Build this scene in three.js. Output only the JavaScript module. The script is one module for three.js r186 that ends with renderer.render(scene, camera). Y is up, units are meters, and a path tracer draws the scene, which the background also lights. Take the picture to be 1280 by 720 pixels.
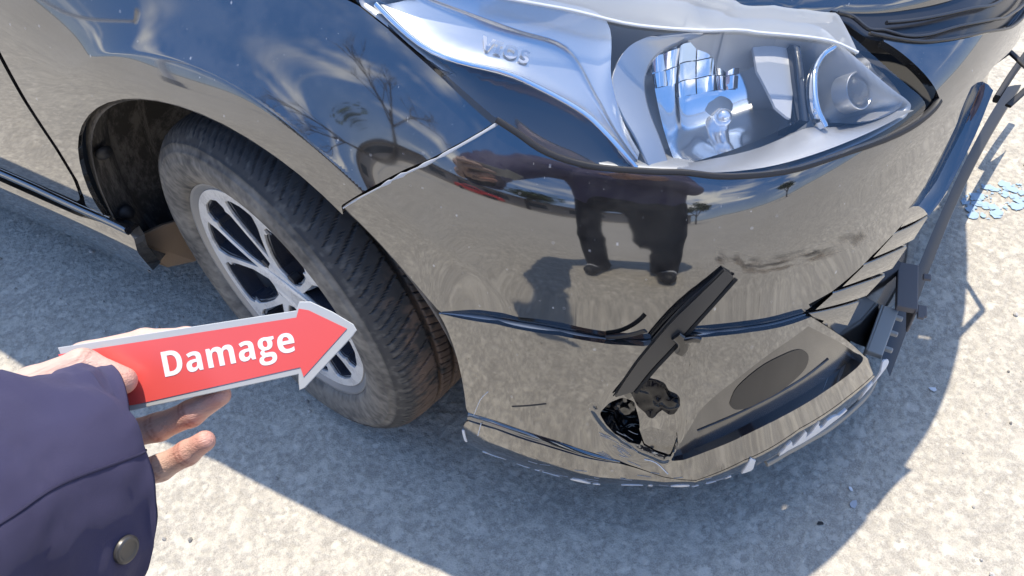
import * as THREE from 'three';
import { mergeGeometries } from 'three/addons/utils/BufferGeometryUtils.js';
import { MarchingCubes } from 'three/addons/objects/MarchingCubes.js';
import { RoundedBoxGeometry } from 'three/addons/geometries/RoundedBoxGeometry.js';
import { FontLoader } from 'three/addons/loaders/FontLoader.js';
import { TextGeometry } from 'three/addons/geometries/TextGeometry.js';

// ------------------------------------------------------------------ camera, sky, sun, exposure
const scene = new THREE.Scene();
const W = 1024, H = 576;
const camera = new THREE.PerspectiveCamera(41.04, W / H, 0.02, 400);
camera.position.set(0.8072, 1.1586, 0.4599);
camera.rotation.order = 'YXZ';
camera.rotation.set(-0.8072, 0.6143, -0.1176);
const renderer = new THREE.WebGLRenderer({ antialias: true });
renderer.setSize(W, H);
renderer.toneMapping = THREE.LinearToneMapping;
renderer.toneMappingExposure = 1.4;
renderer.shadowMap.enabled = true;

// seeded noise
function rng(seed) { let s = seed >>> 0; return () => { s = (s + 0x6D2B79F5) >>> 0; let t = s; t = Math.imul(t ^ (t >>> 15), t | 1); t ^= t + Math.imul(t ^ (t >>> 7), t | 61); return ((t ^ (t >>> 14)) >>> 0) / 4294967296; }; }
function hash3(x, y, z) { let h = Math.imul(x, 374761393) ^ Math.imul(y, 668265263) ^ Math.imul(z, 1274126177); h = Math.imul(h ^ (h >>> 13), 1103515245); return ((h ^ (h >>> 16)) >>> 0) / 4294967296; }
function vnoise(x, y, z) {
  const i = Math.floor(x), j = Math.floor(y), k = Math.floor(z); let u = x - i, v = y - j, w = z - k;
  u = u * u * (3 - 2 * u); v = v * v * (3 - 2 * v); w = w * w * (3 - 2 * w);
  const L = (a, b, t) => a + (b - a) * t;
  return L(L(L(hash3(i, j, k), hash3(i + 1, j, k), u), L(hash3(i, j + 1, k), hash3(i + 1, j + 1, k), u), v),
    L(L(hash3(i, j, k + 1), hash3(i + 1, j, k + 1), u), L(hash3(i, j + 1, k + 1), hash3(i + 1, j + 1, k + 1), u), v), w);
}
function fbm(x, y, z, n = 4) { let s = 0, a = .5; for (let i = 0; i < n; i++) { s += a * vnoise(x, y, z); x = x * 2.03 + 7.1; y = y * 2.03 + 3.7; z = z * 2.03 + 11.3; a *= .5; } return s / (1 - Math.pow(.5, n)); }
const smooth = (a, b, x) => { const t = Math.max(0, Math.min(1, (x - a) / (b - a))); return t * t * (3 - 2 * t); };
const lerp = (a, b, t) => a + (b - a) * t;

const SUN = new THREE.Vector3(-0.17, 1, -0.24).normalize();
{
  const w = 1024, h = 512, data = new Float32Array(w * h * 4);
  for (let j = 0; j < h; j++) for (let i = 0; i < w; i++) {
    const v = (j + .5) / h, u = (i + .5) / w, el = (v - .5) * Math.PI, az = (u - .5) * 2 * Math.PI;
    const y = Math.sin(el), c = Math.cos(el), x = c * Math.cos(az), z = c * Math.sin(az);
    const up = Math.max(0, y), g = Math.pow(1 - up, 6);
    let r = lerp(.12, .62, g), gg = lerp(.34, .76, g), b = lerp(.90, .98, g);
    const yy = Math.max(.06, up) + .12, n = fbm(x / yy * 1.3 + 4.2, z / yy * 1.3 + 1.7, 2.5, 5), n2 = fbm(x / yy * .5 + 9, z / yy * .5, 8.5, 3);
    const cl = smooth(.50, .66, n * .7 + n2 * .3) * smooth(.02, .15, up);
    r = lerp(r, 1.75, cl); gg = lerp(gg, 1.72, cl); b = lerp(b, 1.68, cl);
    const d = x * SUN.x + y * SUN.y + z * SUN.z, halo = Math.pow(Math.max(0, d), 5) * .75 + Math.pow(Math.max(0, d), 30) * .6;
    r += halo; gg += halo * .98; b += halo * .93;
    if (y < 0) { r = .42; gg = .40; b = .36; }
    r *= .84; gg *= .84; b *= .82;
    const o = (j * w + i) * 4; data[o] = r; data[o + 1] = gg; data[o + 2] = b; data[o + 3] = 1;
  }
  const sky = new THREE.DataTexture(data, w, h, THREE.RGBAFormat, THREE.FloatType);
  sky.mapping = THREE.EquirectangularReflectionMapping; sky.magFilter = THREE.LinearFilter; sky.minFilter = THREE.LinearFilter; sky.needsUpdate = true;
  scene.background = sky; scene.environment = sky; scene.backgroundIntensity = 1; scene.environmentIntensity = 1;
}
const sun = new THREE.DirectionalLight(new THREE.Color(1, .91, .77), 4.2);
sun.position.copy(SUN).multiplyScalar(12); sun.target.position.set(0, 0, 0);
sun.castShadow = true; sun.shadow.radius = 1.2; sun.shadow.mapSize.set(4096, 4096);
Object.assign(sun.shadow.camera, { left: -6, right: 6, top: 6, bottom: -6, near: .5, far: 40 });
scene.add(sun, sun.target);

// ------------------------------------------------------------------ naming helpers
const used = {};
const numbered = n => { used[n] = (used[n] || 0) + 1; return used[n] === 1 ? n : n + '_' + String(used[n] - 1).padStart(3, '0'); };
function tag(o, label, category, group) { o.userData.label = label; if (category) o.userData.category = category; if (group) o.userData.group = group; return o; }
function group(name, parent) { const g = new THREE.Group(); g.name = parent ? name : numbered(name); (parent || scene).add(g); return g; }
function mesh(name, geo, mat, parent, label) {
  const m = new THREE.Mesh(geo, mat); m.name = parent ? name : numbered(name); m.castShadow = m.receiveShadow = true; (parent || scene).add(m);
  if (label) m.userData.label = label; return m;
}
const clean = g => { let r = g.index ? g.toNonIndexed() : g; for (const k of Object.keys(r.attributes)) if (!['position', 'normal', 'uv'].includes(k)) r.deleteAttribute(k); if (!r.attributes.uv) r.setAttribute('uv', new THREE.BufferAttribute(new Float32Array(r.attributes.position.count * 2), 2)); if (!r.attributes.normal) r.computeVertexNormals(); r.morphAttributes = {}; return r; };
const merge = list => mergeGeometries(list.map(clean), false);

// ------------------------------------------------------------------ textures
function tex(w, h, fn, srgb = false, repeat = 1, filter = true) {
  const d = new Uint8Array(w * h * 4);
  for (let j = 0; j < h; j++) for (let i = 0; i < w; i++) { const c = fn(i / w, j / h, i, j), o = (j * w + i) * 4; for (let k = 0; k < 3; k++) d[o + k] = Math.max(0, Math.min(255, Math.round(255 * (Array.isArray(c) ? c[k] : c)))); d[o + 3] = 255; }
  const t = new THREE.DataTexture(d, w, h, THREE.RGBAFormat); if (srgb) t.colorSpace = THREE.SRGBColorSpace;
  t.wrapS = t.wrapT = THREE.RepeatWrapping; t.magFilter = filter ? THREE.LinearFilter : THREE.NearestFilter; t.minFilter = THREE.LinearMipmapLinearFilter; t.generateMipmaps = true; t.repeat.set(repeat, repeat); t.needsUpdate = true; return t;
}
const toS = v => v <= .0031308 ? v * 12.92 : 1.055 * Math.pow(v, 1 / 2.4) - .055;
// periodic noise for tiles
function pnoise(u, v, n, seed) {
  const x = u * n, y = v * n, i = Math.floor(x), j = Math.floor(y); let a = x - i, b = y - j; a = a * a * (3 - 2 * a); b = b * b * (3 - 2 * b);
  const h = (p, q) => hash3(((p % n) + n) % n, ((q % n) + n) % n, seed);
  return lerp(lerp(h(i, j), h(i + 1, j), a), lerp(h(i, j + 1), h(i + 1, j + 1), a), b);
}

// ------------------------------------------------------------------ car body surface: plan outline a (metres along the body, 0 at the front axle) and profile row t
const OUT = [[-4, -.02], [-1.7, -.02], [-1.2, -.004], [-.7, 0], [-.3, 0], [.1, 0], [.34, -.004], [.44, -.014], [.52, -.036], [.60, -.0668], [.68, -.103], [.765, -.172], [.836, -.29], [.882, -.45], [.908, -.65], [.915, -.85], [.908, -1.05], [.882, -1.25], [.836, -1.41], [.765, -1.535], [.67, -1.614], [.53, -1.666], [.36, -1.692], [.1, -1.7], [-.7, -1.7], [-1.2, -1.696], [-1.7, -1.68], [-4, -1.68]];
const cr = (p0, p1, p2, p3, t) => .5 * ((2 * p1) + (-p0 + p2) * t + (2 * p0 - 5 * p1 + 4 * p2 - p3) * t * t + (-p0 + 3 * p1 - 3 * p2 + p3) * t * t * t);
const OD = []; for (let i = 0; i < OUT.length - 1; i++) for (let k = 0; k < 60; k++) { const g = j => OUT[Math.max(0, Math.min(OUT.length - 1, j))]; OD.push([0, 1].map(c => (i === 0 || i === OUT.length - 2) ? lerp(g(i)[c], g(i + 1)[c], k / 60) : cr(g(i - 1)[c], g(i)[c], g(i + 1)[c], g(i + 2)[c], k / 60))); }
OD.push(OUT[OUT.length - 1]);
const OL = [0]; for (let i = 1; i < OD.length; i++) OL.push(OL[i - 1] + Math.hypot(OD[i][0] - OD[i - 1][0], OD[i][1] - OD[i - 1][1]));
let OA = 0; for (let i = 0; i < OD.length / 2; i++) if (OD[i][0] < 0 && OD[i][1] > -.5) OA = OL[i];
function outline(a) { const s = a + OA; let lo = 0, hi = OD.length - 1; while (hi - lo > 1) { const m = (lo + hi) >> 1; if (OL[m] <= s) lo = m; else hi = m; } const t = (s - OL[lo]) / (OL[hi] - OL[lo] || 1); return [lerp(OD[lo][0], OD[hi][0], t), lerp(OD[lo][1], OD[hi][1], t)]; }
function onorm(a) { const e = .03, p = outline(a - e), q = outline(a + e), x = q[0] - p[0], z = q[1] - p[1], l = Math.hypot(x, z); return [-z / l, x / l]; }
// profile rows [inset, height] at stations along the outline; the far half mirrors the near half about the nose
const ST = [
  [-1.0, [[.075, .12], [.04, .22], [.012, .36], [.004, .48], [.001, .58], [.004, .67], [.012, .76], [.028, .85], [.055, .92], [.13, .97]]],
  [-.35, [[.06, .14], [.03, .24], [.008, .37], [.003, .49], [.002, .59], [.007, .68], [.015, .76], [.034, .85], [.07, .92], [.18, .97]]],
  [0, [[0, .15], [0, .25], [.001, .38], [.005, .50], [.010, .60], [.018, .68], [.052, .76], [.106, .84], [.178, .90], [.35, .945]]],
  [.3, [[0, .15], [0, .25], [.004, .38], [.010, .50], [.018, .60], [.035, .675], [.075, .755], [.14, .825], [.23, .88], [.4, .915]]],
  [.62, [[-.007, .15], [.001, .25], [.004, .38], [.014, .49], [.034, .585], [.070, .66], [.152, .725], [.25, .785], [.36, .83], [.52, .86]]],
  [.95, [[-.014, .15], [.005, .25], [.022, .38], [.04, .49], [.055, .58], [.072, .645], [.12, .69], [.19, .73], [.28, .77], [.42, .81]]],
  [1.4, [[-.01, .15], [.005, .25], [.018, .38], [.027, .49], [.032, .58], [.045, .645], [.08, .70], [.14, .74], [.22, .78], [.38, .82]]],
  [1.9, [[-.01, .15], [.005, .25], [.022, .38], [.04, .49], [.055, .58], [.072, .645], [.12, .69], [.19, .73], [.28, .77], [.42, .81]]]];
function prof(i, t) { const R = ST[Math.max(0, Math.min(ST.length - 1, i))][1], k = Math.max(0, Math.min(9 - 1e-6, t)), j = Math.floor(k), f = k - j, g = m => R[Math.max(0, Math.min(9, m))]; return [0, 1].map(c => cr(g(j - 1)[c], g(j)[c], g(j + 1)[c], g(j + 2)[c], f)); }
let NOSE = 0; for (let i = 0; i < OD.length; i++) if (OD[i][1] > -.85) NOSE = OL[i] - OA;
function dy(a, t) {
  if (a > 1.9) a = Math.max(-1.4, 2 * NOSE - a); if (a > 1.9) a = 1.9; if (a < -1) a = -1;
  let i = 0; while (i < ST.length - 2 && a > ST[i + 1][0]) i++;
  const f = Math.max(0, Math.min(1, (a - ST[i][0]) / (ST[i + 1][0] - ST[i][0]))), P = [prof(i - 1, t), prof(i, t), prof(i + 1, t), prof(i + 2, t)];
  return [0, 1].map(c => {
    const x = [-1, 0, 1, 2].map(k => ST[Math.max(0, Math.min(ST.length - 1, i + k))][0]), m = (u, v) => x[v] > x[u] ? (P[v][c] - P[u][c]) / (x[v] - x[u]) : 0, w = x[2] - x[1];
    const m1 = x[1] > x[0] ? (m(0, 1) * w + m(1, 2) * (x[1] - x[0])) / (w + x[1] - x[0]) : m(1, 2), m2 = x[3] > x[2] ? (m(1, 2) * (x[3] - x[2]) + m(2, 3) * w) / (w + x[3] - x[2]) : m(1, 2);
    const h2 = f * f, h3 = h2 * f; return (2 * h3 - 3 * h2 + 1) * P[1][c] + (h3 - 2 * h2 + f) * w * m1 + (-2 * h3 + 3 * h2) * P[2][c] + (h3 - h2) * w * m2;
  });
}
function S(a, t) { const o = outline(a), n = onorm(a), p = dy(a, t); return [o[0] - n[0] * p[0], p[1], o[1] - n[1] * p[0]]; }
const cross = (u, v) => [u[1] * v[2] - u[2] * v[1], u[2] * v[0] - u[0] * v[2], u[0] * v[1] - u[1] * v[0]];
const sub = (p, q) => [p[0] - q[0], p[1] - q[1], p[2] - q[2]], add = (p, q, k = 1) => [p[0] + q[0] * k, p[1] + q[1] * k, p[2] + q[2] * k];
const unit = n => { const l = Math.hypot(...n) || 1; return [n[0] / l, n[1] / l, n[2] / l]; };
function NS(a, t, F = S, ea = .004, et = .04) { return unit(cross(sub(F(a + ea, t), F(a - ea, t)), sub(F(a, t + et), F(a, t - et)))); }
function Q(a, t, d) { return add(S(a, t), NS(a, t), d); }
// feature lines of the body, in (a, t)
// <features>
const F = {
  SEAM: [[0.244,3.82],[0.299,4.32],[0.332,4.65],[0.389,5.13],[0.441,5.50]],
  LAMPOUT: [[0.254,6.58],[0.297,6.37],[0.337,6.14],[0.388,5.83],[0.441,5.50]],
  LAMPLOW: [[0.441,5.50],[0.468,5.37],[0.505,5.17],[0.552,5.04],[0.615,4.99],[0.655,4.99],[0.708,4.94],[0.779,4.93],[0.882,4.94],[0.994,4.77],[1.043,4.77],[1.062,4.85]],
  FLANGE: [[1.062,4.85],[1.054,5.26],[1.041,5.86],[1.029,6.24],[1.016,6.50]],
  GRLOW: [[1.016,6.50],[1.068,6.03],[1.117,5.72],[1.190,5.33],[1.286,4.80]],
  GRLINE: [[0.835,2.66],[0.943,2.95],[1.054,3.07],[1.099,3.18],[1.154,3.72],[1.185,4.37]],
  STEP: [[0.361,2.62],[0.442,2.73],[0.521,2.72],[0.578,2.66],[0.619,2.65],[0.671,2.79],[0.708,2.77],[0.747,2.74],[0.835,2.63]],
  ARCHF: [[0.244,3.82],[0.285,3.45],[0.324,3.04],[0.361,2.62],[0.375,2.21],[0.380,1.72],[0.378,1.17],[0.370,0.54]],
  SKIRT: [[0.380,1.09],[0.424,1.11],[0.492,1.00],[0.558,0.80],[0.597,0.68]],
  LOWEDGE: [[0.597,0.68],[0.658,0.45],[0.702,0.38],[0.766,0.68],[0.850,0.90],[0.941,0.91],[1.004,0.86]],
  BOTTOM: [[0.369,0.47],[0.374,0.24],[0.395,0.13],[0.439,0.12],[0.500,0.11],[0.581,0.06],[0.649,0.01],[0.693,0.01],[0.737,0.17],[0.775,0.29]],
  FOGL: [[0.665,0.77],[0.675,1.10],[0.685,1.38],[0.699,1.71],[0.735,2.05],[0.779,2.35],[0.832,2.51]],
  FOGB: [[0.937,1.61],[0.964,1.33],[0.885,1.31],[0.793,1.23],[0.729,1.00],[0.672,0.75]],
  FRAMEPT: [[0.978,1.29],[1.029,0.83]],
  BL: [[0.705,3.70],[0.657,3.16],[0.621,2.56],[0.603,2.20],[0.587,1.84]],
  BR: [[0.717,3.59],[0.679,3.10],[0.645,2.57],[0.628,2.29],[0.610,1.95]],
  HOLE1: [[0.569,1.57],[0.581,1.71],[0.597,1.77],[0.612,1.72],[0.620,1.41],[0.624,0.98],[0.607,1.04],[0.588,1.20],[0.577,1.38]],
  HOLE2: [[0.608,2.00],[0.629,2.14],[0.646,2.05],[0.653,1.90],[0.668,1.80],[0.662,1.65],[0.647,1.68],[0.635,1.60],[0.619,1.70],[0.611,1.82]],
  FLAP: [[0.619,1.20],[0.634,1.32],[0.651,1.26],[0.669,1.31],[0.673,1.09],[0.664,0.85],[0.643,0.91],[0.628,0.98]],
  FOLD: [[0.564,1.61],[0.580,1.31],[0.601,1.06],[0.623,0.91],[0.656,0.81]],
  BLANK: [[0.736,1.60],[0.743,1.87],[0.776,2.12],[0.822,2.15],[0.849,1.97],[0.852,1.74],[0.825,1.59],[0.781,1.48],[0.749,1.48]],
  RIB: [[0.850,2.11],[0.897,1.65],[0.853,1.57],[0.787,1.49],[0.730,1.33],[0.699,1.22]],
  TRIM: [[0.814,0.20],[0.868,0.26],[0.933,0.17],[0.991,0.10],[1.037,0.02],[1.061,0.18]],
  CHIP1: [[0.772,0.35],[0.772,0.57],[0.779,0.58],[0.786,0.44],[0.785,0.27]],
  CHIP2: [[0.828,0.48],[0.840,0.59],[0.851,0.48],[0.861,0.62],[0.874,0.51],[0.883,0.65],[0.899,0.52],[0.915,0.59],[0.941,0.50],[0.960,0.49],[0.969,0.34],[0.946,0.33],[0.909,0.32],[0.871,0.33],[0.842,0.33]],
  CHIP3: [[0.995,0.57],[1.003,0.60],[1.022,0.48],[1.032,0.31],[1.015,0.31],[0.998,0.43]],
  CHIP4: [[1.021,0.55],[1.025,0.76],[1.042,0.72],[1.064,0.47],[1.054,0.32],[1.033,0.36]],
  DOOR: [[-0.352,4.73],[-0.354,3.96],[-0.349,3.09],[-0.353,2.52],[-0.396,1.96]],
  SILL: [[-0.628,2.05],[-0.492,1.98],[-0.381,1.96],[-0.329,1.85],[-0.279,1.85]],
  SMEAR: [[0.692,3.89],[0.719,3.76],[0.749,3.64],[0.818,3.56],[0.886,3.46],[0.953,3.32]],
  LOUVB: [[0.844,2.55],[0.876,2.33],[0.911,2.09]],
  LOUV0: [[0.835,2.66],[0.872,2.54],[0.935,2.34]],
  LOUV1: [[0.878,2.76],[0.933,2.60],[0.997,2.38]],
  LOUV2: [[0.938,2.86],[0.996,2.68],[1.051,2.49]],
  LOUV3: [[1.003,2.95],[1.056,2.76],[1.108,2.61]],
  LOUV4: [[1.054,3.07],[1.109,2.89],[1.175,2.61]],
  COUT: [[0.707,6.63],[0.625,6.47],[0.601,6.40],[0.584,6.27],[0.573,6.02],[0.576,5.82],[0.586,5.62],[0.601,5.38],[0.616,5.04]],
  CIN: [[0.858,7.08],[0.719,6.70],[0.647,6.50],[0.620,6.32],[0.611,6.10],[0.612,5.90],[0.618,5.69],[0.628,5.44],[0.641,5.06]],
  CHROME: [[0.277,6.60],[0.351,6.18],[0.451,5.99],[0.532,5.67],[0.571,5.39],[0.602,5.05]],
  CHUP: [[0.347,6.97],[0.406,6.93],[0.501,6.76],[0.563,6.56],[0.580,6.28],[0.572,6.00],[0.587,5.57],[0.605,5.24]],
  BOWLT: [[0.615,6.36],[0.660,6.55],[0.813,7.01],[0.883,7.11],[0.947,7.00]],
  BOWLB: [[0.647,5.17],[0.693,5.28],[0.740,5.42],[0.800,5.58],[0.859,5.73]],
  FROST: [[0.872,7.05],[0.937,6.98],[0.855,5.78],[0.840,5.98],[0.843,6.54]],
  DIVI: [[0.939,6.91],[0.900,6.35],[0.868,5.69]],
  SHELF0: [[0.642,5.03],[0.720,5.02],[0.814,5.08],[0.907,5.10],[0.984,5.05],[1.017,4.99]],
  SHELF1: [[0.650,5.17],[0.732,5.32],[0.831,5.54],[0.867,5.60],[0.915,5.39],[0.979,5.34]],
  PROJ: [[1.001,5.98]],
  RING: [[0.981,6.64],[0.947,6.56],[0.916,6.36],[0.893,6.04],[0.881,5.74],[0.880,5.46]],
  RIDGE1: [[1.000,6.98],[1.015,6.85],[1.020,6.59],[1.039,6.46],[1.061,6.21],[1.093,6.02],[1.147,5.81],[1.219,5.41],[1.270,5.15]],
  RIDGE2: [[1.052,6.55],[1.100,6.31],[1.182,5.92],[1.253,5.55]],
  LENSBAND: [[0.390,6.77],[0.498,6.60],[0.596,6.42],[0.681,6.45],[0.839,6.70],[0.929,6.62],[0.966,6.31]],
  HOODF: [[0.349,6.96],[0.494,6.91],[0.595,6.87],[0.736,6.95],[0.885,7.20],[0.942,7.15],[1.001,7.02]],
  SCR1: [[0.388,1.06],[0.404,1.42],[0.418,1.60]],
  SCR2: [[0.394,0.75],[0.403,1.05]],
  SCR3: [[0.451,1.46],[0.474,1.53],[0.499,1.61]],
  SCR4: [[0.514,1.29],[0.537,1.26],[0.564,1.22],[0.580,0.99]],
  SCR5: [[0.580,1.31],[0.587,1.02],[0.594,0.79]],
  SCR6: [[0.613,0.88],[0.619,0.66]],
  SCR7: [[0.630,0.75],[0.646,0.72],[0.663,0.52]],
  SCR8: [[0.471,2.58],[0.486,2.56],[0.501,2.54]],
  SCR9: [[0.484,0.49],[0.513,0.42],[0.558,0.39],[0.604,0.31]],
};
// </features>
// polygons on the surface, in (a, t * .1)
function inPoly(P, x, y) { let c = false; for (let i = 0, j = P.length - 1; i < P.length; j = i++) { const [xi, yi] = P[i], [xj, yj] = P[j]; if ((yi > y) !== (yj > y) && x < (xj - xi) * (y - yi) / (yj - yi) + xi) c = !c; } return c; }
function dPoly(P, x, y, open = false) { let m = 1e9; for (let i = open ? 1 : 0, j = open ? 0 : P.length - 1; i < P.length; j = i++) { const [ax, ay] = P[j], [bx, by] = P[i], dx = bx - ax, d2 = by - ay, L = dx * dx + d2 * d2 || 1e-12, t = Math.max(0, Math.min(1, ((x - ax) * dx + (y - ay) * d2) / L)), e = Math.hypot(x - ax - dx * t, y - ay - d2 * t); if (e < m) m = e; } return m; }
const sc = P => P.map(p => [p[0], p[1] * .1]);
function curve(P, n = 6) { const r = []; for (let i = 0; i < P.length - 1; i++) { const g = j => P[Math.max(0, Math.min(P.length - 1, j))]; for (let k = 0; k < n; k++) r.push(P[0].map((_, c) => cr(g(i - 1)[c], g(i)[c], g(i + 1)[c], g(i + 2)[c], k / n))); } r.push(P[P.length - 1]); return r; }
const yAt = (P, a) => { if (a <= P[0][0]) return P[0][1]; for (let i = 1; i < P.length; i++) if (a <= P[i][0]) return lerp(P[i - 1][1], P[i][1], (a - P[i - 1][0]) / (P[i][0] - P[i - 1][0])); return P[P.length - 1][1]; };

// a trimmed piece of the body surface with turned-in edges
function panel(poly, { holes = [], off = null, da = .005, dt = .05, flange = .008, shrink = 0, uvs = 1, side = 1 } = {}) {
  const P = sc(poly), Hs = holes.map(sc), F = off ? (a, t) => Q(a, t, off(a, t)) : S;
  let a0 = 1e9, a1 = -1e9, t0 = 1e9, t1 = -1e9; for (const [a, t] of poly) { a0 = Math.min(a0, a); a1 = Math.max(a1, a); t0 = Math.min(t0, t); t1 = Math.max(t1, t); }
  a0 -= da; t0 -= dt; const na = Math.ceil((a1 - a0) / da) + 2, nt = Math.ceil((t1 - t0) / dt) + 2, f = new Float32Array(na * nt);
  for (let i = 0; i < na; i++) for (let j = 0; j < nt; j++) {
    const x = a0 + i * da, y = (t0 + j * dt) * .1; let s = inPoly(P, x, y) ? dPoly(P, x, y) : -dPoly(P, x, y);
    for (const h of Hs) s = Math.min(s, inPoly(h, x, y) ? -dPoly(h, x, y) : dPoly(h, x, y));
    f[i * nt + j] = s - shrink;
  }
  const pos = [], nor = [], uv = [], idx = [], key = new Map();
  const vert = (k, a, t) => { let v = key.get(k); if (v === undefined) { v = pos.length / 3; const p = F(a, t), n = off ? NS(a, t, F, .0015, .015) : NS(a, t); pos.push(...p); nor.push(...n); uv.push(a * uvs, t * .1 * uvs); key.set(k, v); } return v; };
  const edge = [];
  for (let i = 0; i < na - 1; i++) for (let j = 0; j < nt - 1; j++) {
    const c = [[i, j], [i + 1, j], [i + 1, j + 1], [i, j + 1]], v = c.map(([p, q]) => f[p * nt + q]); if (v.every(x => x <= 0)) continue;
    const out = [];
    for (let k = 0; k < 4; k++) {
      const [p, q] = c[k], [r, s] = c[(k + 1) % 4], va = v[k], vb = v[(k + 1) % 4];
      if (va > 0) out.push([vert(p * nt + q, a0 + p * da, t0 + q * dt), 0]);
      if ((va > 0) !== (vb > 0)) { const w = va / (va - vb), A = p * nt + q, B = r * nt + s; out.push([vert('e' + Math.min(A, B) + '_' + Math.max(A, B), a0 + lerp(p, r, w) * da, t0 + lerp(q, s, w) * dt), va > 0 ? 1 : 2]); }
    }
    for (let k = 1; k < out.length - 1; k++) idx.push(out[0][0], out[k][0], out[k + 1][0]);
    for (let k = 0; k < out.length; k++) { const n = out[(k + 1) % out.length]; if (out[k][1] === 1 && n[1] === 2) edge.push([out[k][0], n[0]]); }
  }
  if (flange) for (const [u, v] of edge) {
    const g = k => [[pos[3 * k], pos[3 * k + 1], pos[3 * k + 2]], [nor[3 * k], nor[3 * k + 1], nor[3 * k + 2]]], [p, n] = g(u), [q, m] = g(v), o = unit(cross(sub(q, p), n)), b = pos.length / 3;
    const p2 = add(p, n, -flange), q2 = add(q, m, -flange);
    for (const [x, nn] of [[p, o], [q, o], [q2, o], [p2, o]]) { pos.push(...x); nor.push(...nn); uv.push(x[0], x[1]); }
    idx.push(b, b + 3, b + 1, b + 1, b + 3, b + 2);
  }
  const g = new THREE.BufferGeometry(); g.setAttribute('position', new THREE.Float32BufferAttribute(pos, 3)); g.setAttribute('normal', new THREE.Float32BufferAttribute(nor, 3)); g.setAttribute('uv', new THREE.Float32BufferAttribute(uv, 2)); g.setIndex(idx); return g;
}
// sheet through a grid of points [row][col]
function sheet(rows, uvs = 1, normals = null) {
  const pos = [], uv = [], idx = [], m = rows[0].length;
  rows.forEach((r, i) => r.forEach((p, j) => { pos.push(...p); uv.push(j / (m - 1) * uvs, i / (rows.length - 1) * uvs); }));
  for (let i = 0; i < rows.length - 1; i++) for (let j = 0; j < m - 1; j++) { const a = i * m + j; idx.push(a, a + 1, a + m, a + 1, a + m + 1, a + m); }
  const g = new THREE.BufferGeometry(); g.setAttribute('position', new THREE.Float32BufferAttribute(pos, 3)); g.setAttribute('uv', new THREE.Float32BufferAttribute(uv, 2)); g.setIndex(idx); g.computeVertexNormals(); return g;
}
// a solid bar with an outline profile swept along points; frames given by up vectors
function sweep(pts, ups, shape, closed = true, caps = true) {
  const rows = pts.map((p, i) => {
    const d = unit(sub(pts[Math.min(pts.length - 1, i + 1)], pts[Math.max(0, i - 1)])), u = ups[i], s = unit(cross(d, u)), v = unit(cross(s, d)), sh = typeof shape === 'function' ? shape(i / (pts.length - 1)) : shape;
    const r = sh.map(([x, y]) => add(add(p, s, x), v, y)); if (closed) r.push(r[0]); return r;
  });
  const g = [sheet(rows)];
  if (caps && closed) for (const [r, f] of [[rows[0], 0], [rows[rows.length - 1], 1]]) { const pos = [], idx = [], n = r.length - 1; r.slice(0, n).forEach(p => pos.push(...p)); for (let k = 1; k < n - 1; k++) f ? idx.push(0, k + 1, k) : idx.push(0, k, k + 1); const c = new THREE.BufferGeometry(); c.setAttribute('position', new THREE.Float32BufferAttribute(pos, 3)); c.setIndex(idx); c.computeVertexNormals(); g.push(c); }
  return merge(g);
}
const roundShape = (w, h, n = 10) => Array.from({ length: n }, (_, k) => { const t = k / n * 2 * Math.PI, e = .6; return [w / 2 * Math.sign(Math.cos(t)) * Math.pow(Math.abs(Math.cos(t)), e), h / 2 * Math.sign(Math.sin(t)) * Math.pow(Math.abs(Math.sin(t)), e)]; });
function surfBar(path, d, w, h, n = 4, shape = null) { const c = curve(path, n); return sweep(c.map(p => Q(p[0], p[1], typeof d === 'function' ? d(p[0], p[1]) : d)), c.map(p => NS(p[0], p[1])), shape || roundShape(w, h)); }
function prism(pts, depth, dir) { // polygon of 3D points pushed along dir
  const q = pts.map(p => add(p, dir, depth)), n = pts.length, g = []; const tri = THREE.ShapeUtils.triangulateShape((() => { const u = unit(sub(pts[1], pts[0])), v = unit(cross(unit(dir), u)); return pts.map(p => new THREE.Vector2(p[0] * u[0] + p[1] * u[1] + p[2] * u[2], p[0] * v[0] + p[1] * v[1] + p[2] * v[2])); })(), []);
  const pos = []; for (const t of tri) { for (const k of t) pos.push(...pts[k]); for (const k of [t[0], t[2], t[1]]) pos.push(...q[k]); }
  for (let i = 0; i < n; i++) { const j = (i + 1) % n; pos.push(...pts[i], ...q[i], ...pts[j], ...pts[j], ...q[i], ...q[j]); }
  const b = new THREE.BufferGeometry(); b.setAttribute('position', new THREE.Float32BufferAttribute(pos, 3)); b.computeVertexNormals(); return clean(b);
}
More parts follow.
